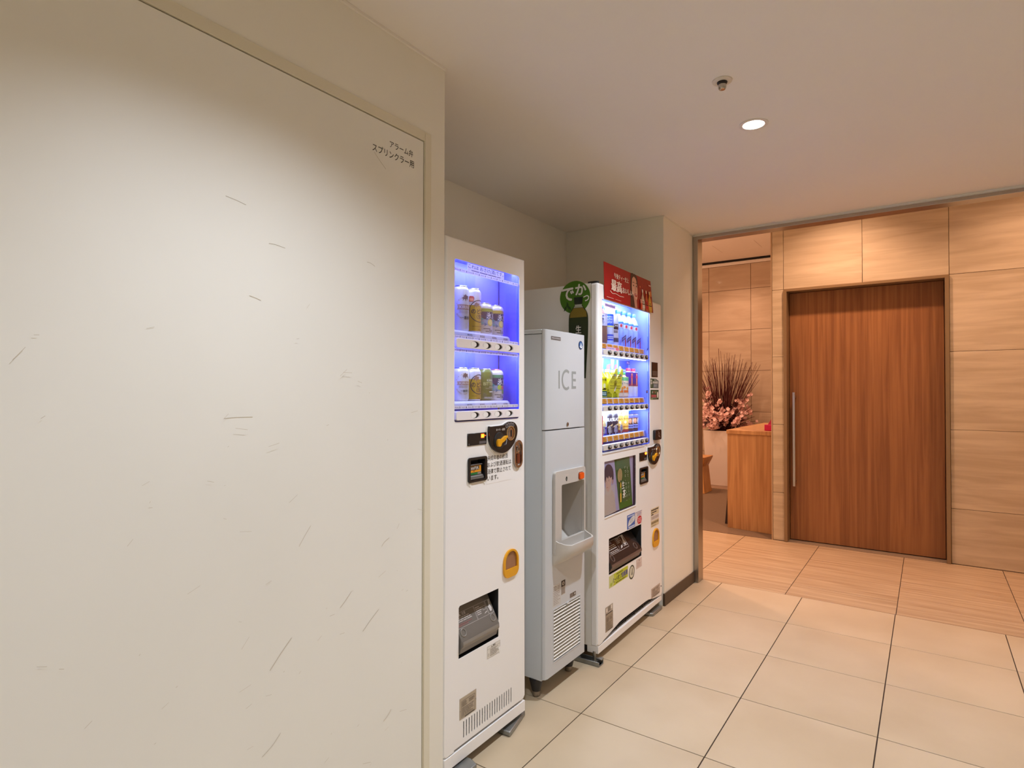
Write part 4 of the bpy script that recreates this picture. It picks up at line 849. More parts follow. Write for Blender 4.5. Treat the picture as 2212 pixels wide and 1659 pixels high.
MB().prism([(0.0035, 0.0425), (W3 - .004, 0.0475), (W3 - .004, 0.0765), (0.82, 0.078), (0.0035, 0.0785)], 'x', -0.06, -0.0005, M_body).build('kick_plate', vm, bevel=0.002, segs=2)
MB().box(-0.645, -0.06, 0.01, W3 - .01, 0.05, 0.075, M_recess).build('underframe', vm)  # dark box deepens the shade under the wide machine
ig = MB().box(-0.034, -0.030, 0.018, 0.866, 0.0768, 0.130, M_dark)
for k in range(4): ig.box(-0.030, -0.012, 0.02, 0.864, 0.086 + .009 * k, 0.089 + .009 * k, M_blackm)
for k in range(6): ig.box(-0.030, -0.010, 0.12 + .12 * k, 0.126 + .12 * k, 0.084, 0.122, M_blackm)
ig.build('intake_grille', vm)
# lit compartment
M_liner3 = mat('display_liner_sky', (120, 144, 246), 0.45, var=0.02, scale=3)
ln = MB(); ln.box(-0.130, -0.126, 0.022, 0.706, 0.985, 1.80, M_liner3); ln.box(-0.126, -0.002, 0.022, 0.025, 0.985, 1.80, M_liner3); ln.box(-0.126, -0.002, 0.703, 0.706, 0.985, 1.80, M_liner3)
ln.box(-0.126, -0.002, 0.025, 0.703, 1.797, 1.80, M_liner3); ln.box(-0.126, -0.002, 0.025, 0.703, 0.985, 0.988, M_liner3); ln.build('display_liner', vm, smooth=0)
M_led3 = mat('cool_white_led', (230, 238, 255), 0.4, emit=(226, 236, 255), es=10.0)
LED3 = (0.74, 0.80, 1.0)
UI = [0.121 + 0.0714 * k for k in range(8)]
rows3 = {1.548: (['140', '170', '170', '160', '110', '110', '110', '110'], 1.4985), 1.270: (['130', '130', '130', '130', '140', '140', '200', '200'], 1.2195), 1.078: (['130', '130', '140', '140', '140', '140', '130', '130'], 1.0265)}
M_ptag = mat('price_tag_orange', (234, 168, 56), 0.5)
for zs, (pr, zb) in rows3.items():
    sh = MB().prism([(-0.1255, zs - .004), (-0.1255, zs), (-0.032, zs), (-0.032, zs - .004)], 'y', 0.026, 0.702, M_liner3).prism([(-0.032, zs), (-0.026, zs - .002), (-0.022, zs - .030), (-0.026, zs - .030)], 'y', 0.026, 0.672, M_shelf).build('shelf', vm, smooth=0)
    for k, u in enumerate(UI):
        f_ = lambda a, v, o, zs=zs: (-0.0213 - 0.0042 * v / .028 + o, a, zs - .030 + v)
        tg = MB().add([f_(a, v, 0) for a, v in ((u - .030, .004), (u + .030, .004), (u + .030, .027), (u - .030, .027))] + [f_(a, v, -.0012) for a, v in ((u - .030, .004), (u + .030, .004), (u + .030, .027), (u - .030, .027))], [(0, 1, 2, 3), (7, 6, 5, 4), (0, 4, 5, 1), (1, 5, 6, 2), (2, 6, 7, 3), (3, 7, 4, 0)], M_ptag).build('price_tag', sh, smooth=0)
        p = Pr(f_); p.text(pr[k], u - .022, .008, u + .016, .0245, ink(172, 84, 20), .02).text('円', u + .018, .008, u + .027, .015, ink(172, 84, 20), .01).rect(u - .030, .0012, u + .026, .004, ink(50, 44, 48)); p.build('price_print', tg)
    # selection buttons on their bar
    b_ = MB().prism(rrect(0.0535, zb - .0135, 0.6515, zb + .0135, 0.003, 2), 'x', -0.018, 0.006, mat('button_bar_grey', (208, 204, 200), 0.35)).build('button_bar', vm, bevel=0.002, segs=2)
    for u in UI:
        d = MB().lathe([(0.0205, 0.006), (0.0200, 0.009), (0.0165, 0.0115), (0.0150, 0.0105), (0.001, 0.0102)], (0, 0, 0), M_blackp, 22, 'x', cap=False)
        d.v = [(x, u + y, zb + z * .58) for x, y, z in d.v]
        ob = d.build('push_button', b_, smooth=50)
        c = MB().prism([(u + a, zb + z) for a, z in ell(0, 0.0026, 0.0135, 0.0062, 18)], 'x', 0.0095, 0.0125, mat('button_cap', (150, 146, 144), 0.35)).build('button_cap', ob, bevel=0.0006, segs=1)
for z0, z1 in ((1.5125, 1.756), (1.2345, 1.4835), (1.0415, 1.2045)): MB().box(-0.006, -0.003, 0.049, 0.6875, z0, z1, M_pane).build('glass_pane', vm)
for zt, pw in ((1.796, 3.6), (1.486, 2.0), (1.206, 1.5)):
    MB().box(-0.030, -0.020, 0.05, 0.68, zt - .004, zt, M_led3).build('led_strip', vm)
    area('machine_led', tuple(M3 @ Vector((-0.033, 0.365, zt - .006))), 0.62, 0.02, pw, LED3, (-0.5, 0, -1))
MB().box(-0.0025, 0.0006, 0.6765, 0.6795, 1.005, 1.756, ink(40, 50, 130)).build('pane_edge', vm)
MB().prism([(-0.02, 0.9945), (0.003, 0.9945), (0.004, 1.0025), (-0.02, 1.0025)], 'y', 0.0485, 0.60, mat('light_sill', (236, 240, 250), 0.3)).build('pane_sill', vm, bevel=0.001, segs=1)
# printed back panels behind the goods
p = Pr(faceX(-0.126), base=0.0003); SKY = ink(70, 150, 236); DBL = ink(26, 60, 214); CYA = ink(120, 214, 250); PNK = ink(220, 110, 190)
KR = ink(208, 30, 60)
p.rect(0.03, 1.70, 0.30, 1.79, ink(120, 200, 240)).poly([(0.03, 1.79), (0.03, 1.60), (0.085, 1.70), (0.10, 1.79)], ink(96, 190, 150)).ell(0.345, 1.675, .040, .048, ink(244, 238, 150), 24)
for ch, u in zip('KIRIN', (0.395, 0.448, 0.476, 0.530, 0.558)): p.text(ch, u, 1.655, u + (.046 if ch != 'I' else .016), 1.745, KR, .02)
p.text('冷たい', 0.63, 1.70, 0.685, 1.72, ink(232, 200, 210), .01)
# middle row: blue artwork, slanting pink bars, LED highlights painted as white shapes
p.rect(0.03, 1.265, 0.56, 1.482, SKY).poly([(0.03, 1.265), (0.20, 1.265), (0.24, 1.482), (0.10, 1.482)], ink(60, 140, 230))
for a in (0.18, 0.36, 0.44): p.poly([(a, 1.36), (a + .022, 1.36), (a + .062, 1.455), (a + .040, 1.455)], PNK)
for a, w_ in ((.10, .05), (.215, .045), (.30, .03), (.42, .05), (.50, .022)): p.poly([(a, 1.482), (a + w_, 1.482), (a + w_ * .7, 1.43), (a + w_ * .2, 1.43)], ink(226, 240, 252))
p.ell(0.235, 1.447, .03, .014, ink(240, 176, 90), 20).poly([(.36, 1.40), (.395, 1.40), (.405, 1.45), (.372, 1.45)], ink(236, 130, 110)).rect(0.54, 1.33, 0.665, 1.482, DBL).ell(0.548, 1.43, .020, .018, ink(244, 190, 140), 18).bars(0.565, 1.40, 0.655, 1.435, 2, ink(150, 170, 240), .6, .1, 3)
p.poly([(0.64, 1.482), (0.69, 1.482), (0.69, 1.462), (0.64, 1.462)], ink(30, 24, 90)).text('冷たい', .645, 1.465, .685, 1.479, ink(240, 200, 220), .01)
# bottom row
p.rect(0.03, 1.075, 0.35, 1.20, ink(160, 196, 244)).rect(0.47, 1.165, 0.70, 1.20, ink(90, 200, 240)).rect(0.55, 1.150, 0.695, 1.186, ink(40, 120, 226)).text('あたたか〜い', .565, 1.160, .685, 1.178, ink(196, 222, 250), .006).rect(0.03, 1.075, .055, 1.20, ink(196, 60, 60))
p.build('back_artwork', vm)
def stk(nm):
    global p
    p.build(nm, vm); p = Pr(faceX(-0.003))
p = Pr(faceX(-0.003)); p.rect(0.660, 1.31, 0.6665, 1.42, ink(32, 30, 92)).rect(0.640, 1.295, 0.6665, 1.31, ink(32, 30, 92)).text('売切', .643, 1.298, .664, 1.3075, ink(226, 170, 190), .01); stk('pane_sticker'); p.rect(0.664, 1.545, 0.6695, 1.62, ink(40, 44, 120)).poly([(.652, 1.535), (.672, 1.548), (.672, 1.560), (.652, 1.547)], ink(40, 44, 120))
stk('pane_sticker'); p.rect(.6725, 1.06, .6785, 1.185, ink(190, 40, 80)); stk('pane_sticker'); p.rect(0.0495, 1.045, 0.0625, 1.185, ink(186, 52, 60)); stk('pane_sticker'); p.rect(0.085, 1.7265, 0.21, 1.742, ink(196, 90, 140)).rect(0.088, 1.7285, 0.207, 1.740, ink(190, 176, 222)).bars(.092, 1.7305, .203, 1.738, 1, ink(120, 110, 190), .7, .1, 4); stk('pane_sticker'); p.rect(0.10, 1.5135, 0.255, 1.528, ink(206, 110, 130)).rect(0.104, 1.5155, 0.215, 1.526, ink(214, 200, 226)).bars(.108, 1.5175, .21, 1.524, 1, ink(130, 110, 170), .7, .1, 5)
p.build('pane_sticker', vm)
# controls and stickers on the door
cdr = MB().box(-0.002, 0.003, 0.717, 0.814, 1.389, 1.476, M_blackp).build('card_reader', vm, bevel=0.0015, segs=1)
p = Pr(faceX(0.003)); p.rect(.727, 1.396, .806, 1.425, ink(92, 76, 68)).rect(.727, 1.413, .806, 1.4145, ink(60, 48, 46)); p.build('reader_print', cdr)
M_grn = mat('green_sticker', (40, 78, 52), 0.4)
g1 = MB().prism([(0.699, 1.324), (0.832, 1.324), (0.834, 1.368), (0.79, 1.379), (0.699, 1.380)], 'x', 0.0001, 0.0006, M_grn).build('payment_sticker', vm)
p = Pr(faceX(0.0006)); WS = ink(206, 206, 200); p.poly([(.745, 1.326), (.830, 1.326), (.832, 1.366), (.80, 1.374), (.78, 1.360), (.745, 1.350)], ink(120, 128, 132)).ell(.714, 1.369, .011, .006, WS, 16).ell(.716, 1.352, .010, .006, ink(226, 222, 216), 14).ell(.716, 1.359, .006, .004, ink(226, 222, 216), 12).rect(.712, 1.330, .720, 1.346, ink(150, 160, 140)).bars(.735, 1.350, .82, 1.366, 1, WS, .8, 0, 3).bars(.75, 1.332, .80, 1.346, 2, ink(170, 176, 190), .6, .1, 4).bars(.757, 1.368, .787, 1.376, 1, WS, .6, 0, 6); p.build('sticker_print', g1)
g2 = MB().box(0.0001, 0.0006, 0.700, 0.834, 1.257, 1.314, M_grn).build('points_sticker', vm)
p = Pr(faceX(0.0006)); p.bars(.712, 1.270, .795, 1.286, 1, ink(190, 84, 92), .95, 0, 3).bars(.712, 1.264, .80, 1.269, 1, ink(200, 190, 180), .5, .1, 4).ell(.815, 1.285, .012, .019, ink(226, 220, 206), 18)
for a, m_ in ((.722, WS), (.747, ink(206, 110, 96)), (.776, ink(190, 196, 150))): p.poly([(a, 1.294), (a + .008, 1.294), (a + .014, 1.306), (a + .006, 1.306)], m_)
p.rect(.703, 1.259, .733, 1.2625, ink(160, 180, 110)); p.build('sticker_print', g2)
rb = MB().prism(rrect(0.738, 1.0195, 0.8395, 1.078, 0.010, 4), 'x', 0.0001, 0.016, M_blackp).build('return_box', vm, bevel=0.004, segs=2)
p = Pr(faceX(0.016)); p.ring(.795, 1.050, .012, .012, .0022, ink(190, 170, 160), 18).line([(.800, 1.042), (.815, 1.032)], .003, ink(190, 170, 160)).rect(.78, 1.066, .79, 1.069, ink(150, 130, 124)); p.build('box_print', rb)
led_display(vm, 0.0, 0.5265, 0.637, 0.9155, 0.9615, True)
coin_panel(vm, 0.0, 0.643, 0.879, 0.190, 0.1175)
bill_unit(vm, 0.0, 0.528, 0.6505, 0.786, 0.878)
for y in (0.536, 0.627): MB().prism([(y, 0.7855), (y + .014, 0.7855), (y + .011, 0.777), (y + .003, 0.777)], 'x', 0.0002, 0.002, M_body2).build('bill_guide', vm)
coin_return(vm, 0.0, 0.7235, 0.8265, 0.3925, 0.499)
s_ = MB().prism(rrect(0.354, 0.570, 0.461, 0.645, 0.004, 3), 'x', 0.0001, 0.0006, mat('blue_sticker', (52, 96, 176), 0.4)).build('recycle_sticker', vm)
p = Pr(faceX(0.0006)); p.poly(spline([(.366, .586), (.374, .607), (.392, .620), (.42, .628), (.454, .630), (.452, .605), (.41, .592), (.384, .588)], 4), ink(222, 224, 224)).bars(.362, .632, .454, .641, 1, ink(196, 210, 236), .8, 0, 2).bars(.39, .598, .44, .622, 4, ink(110, 130, 160), .35, .3, 4).bars(.37, .573, .455, .583, 1, ink(206, 216, 236), .85, 0, 5).rect(.358, .566, .457, .5705, WHITE); p.build('sticker_print', s_)
s_ = MB().box(0.0001, 0.0006, 0.463, 0.5625, 0.568, 0.642, mat('pink_white_sticker', (226, 212, 212), 0.4)).build('caution_sticker', vm)
p = Pr(faceX(0.0006)); p.ell(.527, .5935, .033, .0225, ink(190, 20, 40), 26).bars(.502, .580, .552, .606, 3, ink(240, 190, 190), .5, 0, 4).bars(.492, .618, .553, .636, 3, ink(120, 130, 170), .4, .3, 3).rect(.463, .640, .5625, .642, ink(96, 110, 160)).bars(.467, .572, .484, .634, 5, WHITE, .7, .1, 6); p.build('sticker_print', s_)
s_ = MB().box(0.0001, 0.0006, 0.702, 0.834, 0.514, 0.621, mat('cream_sticker', (222, 206, 170), 0.45)).build('service_sticker', vm)
p = Pr(faceX(0.0006)); p.bars(.708, .607, .830, .616, 1, INKB, .8, .1, 3).bars(.708, .594, .80, .602, 1, INKB, .7, .1, 5).rect(.708, .583, .742, .589, INKB).rect(.708, .552, .832, .581, ink(226, 216, 212)).bars(.712, .556, .828, .577, 1, ink(184, 170, 160), .8, 0, 7).bars(.708, .530, .828, .546, 1, ink(150, 132, 96), .85, 0, 9).bars(.712, .519, .79, .524, 1, ink(120, 104, 80), .5, .2, 11); p.build('sticker_print', s_)
# advertising window
M_ad = mat('poster_lavender', (196, 188, 226), 0.45)
pn = MB().box(-0.012, -0.008, 0.0715, 0.477, 0.683, 0.958, ink(30, 44, 84)).build('poster_frame', vm)
po = MB().box(-0.0079, -0.0070, 0.042, 0.450, 0.690, 0.956, M_ad).build('tea_poster', pn)
p = Pr(faceX(-0.0070)); SKN = ink(232, 196, 176); HAIR = ink(74, 68, 84); KNIT = ink(222, 204, 188); GP = ink(48, 110, 60)
u0 = 0.052
p.rect(u0, .690, .215, .83, ink(214, 206, 214)).poly([(.205, .956), (.402, .956), (.445, .690), (.270, .690)], GP).poly([(.262, .735), (.33, .72), (.43, .735), (.444, .690), (.27, .690)], ink(44, 126, 34)).poly([(.235, .956), (.402, .956), (.41, .90), (.22, .90)], ink(82, 128, 92))
p.poly(spline([(.055, .69), (.062, .745), (.088, .79), (.13, .815), (.175, .806), (.205, .77), (.225, .70), (.235, .69)], 4), KNIT).poly(spline([(.098, .795), (.102, .835), (.138, .842), (.168, .825), (.163, .795), (.13, .785)], 4), ink(226, 210, 196))
p.poly(spline([(.100, .872), (.098, .845), (.103, .825), (.118, .807), (.133, .803), (.152, .818), (.168, .84), (.176, .868), (.16, .895), (.12, .895)], 4), SKN)
p.poly(spline([(.086, .872), (.083, .902), (.098, .930), (.130, .940), (.165, .930), (.190, .905), (.196, .868), (.190, .84), (.182, .832), (.180, .852), (.170, .872), (.155, .868), (.140, .880), (.128, .868), (.114, .878), (.105, .868), (.098, .858), (.094, .850)], 4), HAIR)
p.poly([(.180, .856), (.190, .858), (.190, .838), (.184, .832), (.179, .838)], ink(222, 170, 150)).line([(.104, .861), (.112, .8635)], .0018, HAIR).line([(.130, .861), (.144, .864)], .0018, HAIR).ell(.108, .8565, .0030, .0018, ink(50, 40, 44), 10).ell(.138, .8565, .0034, .0019, ink(50, 40, 44), 10).line([(.120, .857), (.114, .840), (.121, .838)], .0013, ink(206, 156, 138)).line([(.111, .826), (.119, .8245), (.128, .827)], .0022, ink(196, 112, 108))
p.poly([(u0, .80), (.068, .815), (.074, .80), (.070, .765), (u0, .76)], ink(206, 160, 70)).poly(spline([(u0, .70), (.064, .705), (.070, .74), (.064, .77), (u0, .775)], 3), ink(214, 166, 146))
p.line([(.078, .70), (.084, .74), (.078, .76)], .0016, ink(170, 156, 140)).line([(.190, .71), (.205, .75)], .0016, ink(180, 164, 150))
p.ell(.272, .868, .030, .036, ink(196, 174, 120), 24)
for k, ch in enumerate('茶のうまみ'): p.texth(ch, .268, .886 - .011 * k, .008, ink(150, 120, 70), .0)
for k, ch in enumerate('生って、やさしい、'): p.texth(ch, .360 + .0035 * k, .890 - .0205 * k, .0135 if ch != '、' else .004, ink(216, 226, 206), .004)
for k, ch in enumerate('ずっと、おいしい。'): p.texth(ch, .325 + .0035 * k, .896 - .0215 * k, .0135 if ch not in '、。' else .005, ink(216, 226, 206), .004)
p.text('生', .290, .795, .325, .833, WHITE, .02).text('茶', .302, .745, .337, .788, WHITE, .02)
p.poly([(.268, .826), (.274, .838), (.280, .826), (.284, .80), (.284, .73), (.268, .728), (.266, .80)], ink(206, 170, 60)).rect(.270, .832, .278, .842, ink(30, 60, 34)).rect(.267, .775, .284, .805, ink(110, 140, 70))
p.build('poster_print', po)
MB().box(-0.0025, -0.0015, 0.0735, 0.475, 0.685, 0.956, M_pane).build('poster_pane', vm)
MB().prism([(0.0002, 0.6825), (0.0035, 0.684), (0.0035, 0.680), (0.0002, 0.6785)], 'y', 0.073, 0.476, ink(246, 246, 246)).build('poster_sill', vm)
# delivery hatch
MB().prism([(0.118, 0.385), (0.563, 0.385), (0.563, 0.574), (0.118, 0.574)], 'x', -0.16, -0.002, M_recess, holes=[[(0.123, 0.388), (0.5575, 0.388), (0.5575, 0.571), (0.123, 0.571)]]).box(-0.165, -0.16, 0.118, 0.563, 0.385, 0.574, M_recess).build('delivery_recess', vm)
M_sm3 = mat('smoked_brown_flap', (44, 38, 36), 0.22); M_sm3b = mat('smoked_brown_lip', (104, 84, 76), 0.3)
fp = MB().prism([(-0.085, 0.558), (-0.080, 0.562), (-0.004, 0.455), (0.010, 0.438), (0.012, 0.424), (0.004, 0.416), (-0.003, 0.398), (-0.022, 0.392), (-0.028, 0.396), (-0.016, 0.418), (-0.012, 0.436), (-0.022, 0.455)], 'y', 0.131, 0.535, M_sm3).build('delivery_flap', vm, bevel=0.001, segs=1, smooth=30)
MB().prism([(0.0105, 0.4385), (0.0128, 0.431), (0.0128, 0.4235), (0.005, 0.4155), (-0.0025, 0.398), (-0.0035, 0.398), (0.003, 0.4165), (0.0105, 0.4245)], 'y', 0.136, 0.530, M_sm3b).build('flap_lip', fp)
sv3 = Vector((-0.076, 0, 0.107)).normalized(); sn3 = Vector((0.107, 0, 0.076)).normalized(); so3 = Vector((-0.004, 0, 0.455))
f3 = lambda u, v, o: tuple(so3 + Vector((0, u, 0)) + sv3 * v + sn3 * o)
p = Pr(f3, base=0.0004); p.frame(.185, .018, .415, .086, .0014, WH).line([(.305, .018), (.305, .086)], .0012, WH).frame(.362, .030, .412, .088, .0022, WH).bars(.192, .040, .298, .066, 3, WH, .45, .2, 2).bars(.192, .022, .296, .036, 2, WH, .4, .3, 3).texth('注意', .232, .070, .010, WH, .01).bars(.312, .054, .356, .084, 4, WH, .45, .3, 4).poly([(.318, .026), (.345, .030), (.352, .042), (.335, .040)], WH)
p.poly([(.386, .084), (.408, .085), (.398, .062), (.404, .044), (.392, .034), (.374, .034), (.370, .052), (.378, .056), (.384, .066)], WH); p.build('flap_print', fp)
for y in (0.180, 0.480): MB().ring(f3(y, 0.004, 0.0006), sn3, 0.016, 0.0028, M_sm3b, 24, 8).build('flap_dimple', fp)
s_ = MB().box(0.0001, 0.0006, 0.126, 0.3625, 0.3225, 0.3815, mat('lime_sticker', (190, 198, 40), 0.4)).build('heat_pump_sticker', vm)
p = Pr(faceX(0.0006)); p.poly([(.127, .3235), (.175, .3235), (.19, .350), (.18, .381), (.127, .381)], ink(204, 206, 140)).text('ヒートポンプ', .178, .338, .282, .364, ink(34, 34, 60), .03).text('自販機', .284, .338, .357, .365, ink(80, 76, 150), .03).bars(.215, .368, .30, .377, 1, ink(120, 124, 30), .7, .2, 3).bars(.205, .327, .345, .334, 1, ink(110, 114, 26), .7, .1, 5).ell(.147, .337, .010, .009, ink(170, 190, 60), 16).poly([(.157, .335), (.165, .352), (.172, .362), (.170, .345), (.161, .332)], ink(170, 190, 60)); p.build('sticker_print', s_)
ov = MB().prism(ell(.4155, .3325, .0395, .0385, 32), 'x', 0.0001, 0.0006, ink(224, 220, 200)).build('oval_seal', vm)
p = Pr(faceX(0.0006)); p.ring(.4155, .3325, .0385, .0375, .008, ink(52, 64, 50), 36).poly(spline([(.412, .318), (.424, .318), (.427, .338), (.424, .352), (.419, .358), (.418, .346), (.420, .336)], 3), ink(52, 56, 48)).bars(.396, .320, .411, .346, 4, ink(150, 146, 130), .4, .2, 3); p.build('sticker_print', ov)
w_ = MB().prism(rrect(0.480, 0.331, 0.5585, 0.3805, 0.003, 3), 'x', 0.0001, 0.0005, mat('clear_sticker_pinkish', (222, 206, 200), 0.4)).build('warning_sticker', vm)
p = Pr(faceX(0.0005)); T2 = ink(176, 150, 146); p.frame(.480, .331, .5585, .3805, .001, T2).bars(.488, .337, .552, .364, 5, T2, .35, .5, 6).texth('警告', .514, .367, .009, ink(140, 116, 112), .01); p.build('sticker_print', w_)
rating_plate(vm, 0.0, 0.083, 0.171, 0.1185, 0.2005, 'rating_plate', 21, mat('rating_plate_taupe', (164, 150, 132), 0.4, 0.3, var=0.04, scale=30))
l_ = MB().box(0.0002, 0.001, 0.0815, 0.169, 0.2008, 0.240, mat('plate_upper', (176, 166, 152), 0.35, 0.4)).build('inspection_label', vm)
p = Pr(faceX(0.001)); p.rect(.090, .214, .106, .233, ink(228, 220, 210)).rect(.110, .214, .142, .236, ink(138, 128, 116)).rect(.144, .218, .160, .237, ink(228, 220, 210)).bars(.112, .2075, .160, .214, 1, ink(206, 190, 180), .8, 0, 3).bars(.086, .2015, .165, .207, 1, INKB, .7, 0, 5); p.build('label_print', l_)
rating_plate(vm, 0.0, 0.706, 0.849, 0.1045, 0.160, 'notice_plate', 31, mat('notice_plate', (196, 178, 164), 0.4), 8)
MB().lathe([(0.004, 0.0002), (0.004, 0.002)], (0, 0.868, 0.135), M_blackm, 10, 'x').build('screw_hole', vm)
# floor anchors
a3 = MB(); a3.prism([(-0.17, 0.0005), (-0.17, 0.026), (-0.166, 0.026), (-0.166, 0.004), (0.018, 0.004), (0.018, 0.0005)], 'y', -0.036, 0.014, M_zinc)
a3.prism([(-0.036, 0.0005), (0.014, 0.0005), (0.014, 0.022), (0.010, 0.022), (0.010, 0.004), (-0.032, 0.004), (-0.032, 0.022), (-0.036, 0.022)], 'x', -0.17, 0.022, M_zinc)
ao = a3.build('floor_anchor', vm, bevel=0.001, segs=1)
MB().prism([(0.0225, -0.010), (0.0225, 0.014), (0.006, 0.014), (-0.004, -0.010)], 'z', 0.0225, 0.030, M_zinc).build('anchor_tab', ao, bevel=0.001, segs=1)
MB().lathe([(0.008, 0.004), (0.008, 0.0515)], (-0.022, 0.006, 0), M_bolt, 12).lathe([(0.017, 0.004), (0.017, 0.009)], (-0.022, 0.006, 0), M_bolt, 16).build('levelling_bolt', ao)
MB().lathe([(0.007, 0.004), (0.007, 0.030)], (-0.10, -0.010, 0), M_bolt, 10).lathe([(0.014, 0.0045), (0.014, 0.014)], (-0.10, -0.010, 0), M_bolt, 6).build('anchor_bolt', ao)
anchor(vm, [(-0.12, 0.700), (-0.028, 0.705), (0.008, 0.722), (0.010, 0.868), (-0.02, 0.876), (-0.12, 0.84)], 0.018, [(-0.05, 0.79, .051), (-0.085, 0.74, .051)])
anchor(vm, [(-0.62, 0.03), (-0.55, 0.03), (-0.55, 0.85), (-0.62, 0.85)], 0.0505, [])

# ---------------------------------------------------------------- red tea poster on top of the door
def g3(name, label, cat, loc, group=None): return thing(name, label, cat, tuple(M3 @ Vector(loc)), 0.0227, group, org=(0, 0, 0))
rp = thing('poster', 'glossy red milk tea poster with smiling woman and bottles, above the drink display', 'poster', tuple(M3 @ Vector((0.004, 0.38, 1.76))), 0.0227, org=(0.004, 0.38, 1.76))
def fpos(s, t, o):
    uu = (0.067 + (0.722 - 0.067) * s) * (1 - t) + (0.056 + (0.689 - 0.056) * s) * t
    return (0.0045 + 0.010 * max(s - .75, 0) * 4 * (1 - t) * .5 + o, uu, 1.762 + 0.181 * t)
M_red = mat('poster_red', (160, 4, 22), 0.4, var=0.02, scale=6, spec=0.25)
pb = MB(); n = 20; vs = []; fs = []
for i in range(n + 1):
    for t in (0, 1):
        for o in (0, -.0012): vs.append(fpos(i / n, t, o))
for i in range(n):
    a = 4 * i; b = a + 4; fs += [(a, b, b + 2, a + 2), (a + 1, a + 3, b + 3, b + 1), (a, a + 1, b + 1, b), (a + 2, b + 2, b + 3, a + 3)]
fs += [(0, 2, 3, 1), (4 * n, 4 * n + 1, 4 * n + 3, 4 * n + 2)]
pb.add(vs, fs, M_red).build('sheet', rp)
p = Pr(fpos, slice_=.05, step=.00015); WW = ink(240, 214, 196); HR = ink(58, 24, 22); SK = ink(226, 172, 150); DR = ink(150, 12, 24)
p.poly([(.53, .0), (1, 0), (1, 1), (.60, 1), (.52, .6)], ink(150, 16, 14)).poly([(.50, .0), (.62, .0), (.655, .35), (.665, .9), (.62, 1.0), (.535, 1.0), (.515, .6)], HR).poly(spline([(.545, .62), (.548, .46), (.575, .36), (.61, .27), (.638, .24), (.658, .32), (.668, .48), (.668, .66), (.65, .86), (.61, .95), (.57, .9)], 4), SK)
p.poly([(.575, .34), (.64, .25), (.645, .0), (.595, .0)], ink(204, 142, 122)).poly(spline([(.545, .66), (.56, .84), (.60, .93), (.60, 1.0), (.55, 1.0), (.53, .85), (.535, .5), (.545, .4)], 3), HR).poly(spline([(.60, .93), (.64, .88), (.665, .74), (.672, .6), (.68, .75), (.672, .92), (.64, 1.0), (.60, 1.0)], 3), HR)
p.ell(.585, .655, .010, .024, ink(40, 20, 20), 14).ell(.645, .655, .009, .023, ink(40, 20, 20), 14).line([(.565, .73), (.585, .755), (.605, .735)], .014, ink(80, 40, 34)).line([(.632, .735), (.648, .755), (.662, .73)], .014, ink(80, 40, 34)).line([(.622, .62), (.632, .50), (.618, .485)], .006, ink(196, 130, 112)).poly(spline([(.597, .415), (.622, .425), (.650, .41), (.645, .355), (.625, .335), (.605, .36)], 3), ink(180, 26, 34)).poly([(.606, .405), (.645, .402), (.635, .385), (.615, .387)], WHITE)
p.text('午後ティー史上', .185, .655, .475, .80, WW, .012).text('最高', .125, .285, .325, .60, WW, .02).text('おいしい!', .34, .315, .555, .475, WW, .018).line(spline([(.10, .26), (.14, .20), (.20, .22), (.28, .19), (.36, .20)], 4, False), .012, WW).bars(.03, .045, .16, .075, 1, ink(226, 150, 140), .6, .1, 3).bars(.19, .045, .30, .07, 1, ink(226, 150, 140), .5, .1, 4)
for (cu, m_, cap, lab, top) in ((.775, ink(206, 176, 150), ink(236, 226, 220), ink(226, 206, 190), .60), (.855, ink(196, 84, 40), ink(236, 206, 190), ink(196, 30, 34), .60), (.925, ink(214, 160, 60), ink(240, 214, 170), ink(226, 176, 70), .60)):
    p.poly(spline([(cu - .032, 0.02), (cu - .032, .34), (cu - .012, .47), (cu - .011, .54), (cu + .011, .54), (cu + .012, .47), (cu + .032, .34), (cu + .032, .02)], 3), m_).rect(cu - .013, .54, cu + .013, .63, cap).rect(cu - .032, .06, cu + .032, .32, lab).rect(cu - .030, .17, cu + .030, .20, ink(60, 30, 26)).ell(cu, .25, .008, .03, ink(40, 24, 22), 10)
p.ell(.955, .57, .022, .09, ink(214, 120, 60), 16).poly([(.70, .0), (.745, .02), (.75, .27), (.71, .29)], ink(206, 70, 40)).rect(.705, .19, .745, .31, ink(226, 150, 130)).bars(.92, .80, .975, .85, 1, ink(240, 190, 190), .8, 0, 3).poly([(.70, .66), (.715, .72), (.73, .66)], ink(226, 110, 70)); p.build('poster_print', rp)

# ---------------------------------------------------------------- round green card with a bottle on the machine's side
cx_, cz_ = -0.124, 1.769
rc_ = thing('pop_card', 'round green tea card with a dark bottle, fixed to the drink machine side', 'sign', tuple(M3 @ Vector((cx_, 0, 1.69))), 0.0227, org=(cx_, 0, 1.69))
M_card = mat('green_card', (70, 116, 22), 0.4, var=0.03, scale=10)
sil = spline([(-.024, .0), (-.022, -.03), (-.020, -.038), (-.046, -.075), (-.053, -.11), (-.052, -.20), (-.044, -.33), (-.040, -.40)], 3, False)
bx, bz = cx_ + .020, 1.768
outl = [(bx + a, bz + b) for a, b in sil] + [(bx - a, bz + b) for a, b in reversed(sil)]
MB().prism(ell(cx_, cz_, .0835, .081, 48), 'y', -0.0022, -0.0006, M_card).build('disc', rc_)
bo = MB().prism(outl, 'y', -0.0032, -0.0024, mat('card_bottle', (40, 52, 20), 0.35, var=0.03, scale=12)).build('bottle_cutout', rc_)
p = Pr(faceY(-0.0022)); WT = ink(226, 224, 216); SH = ink(44, 78, 14)
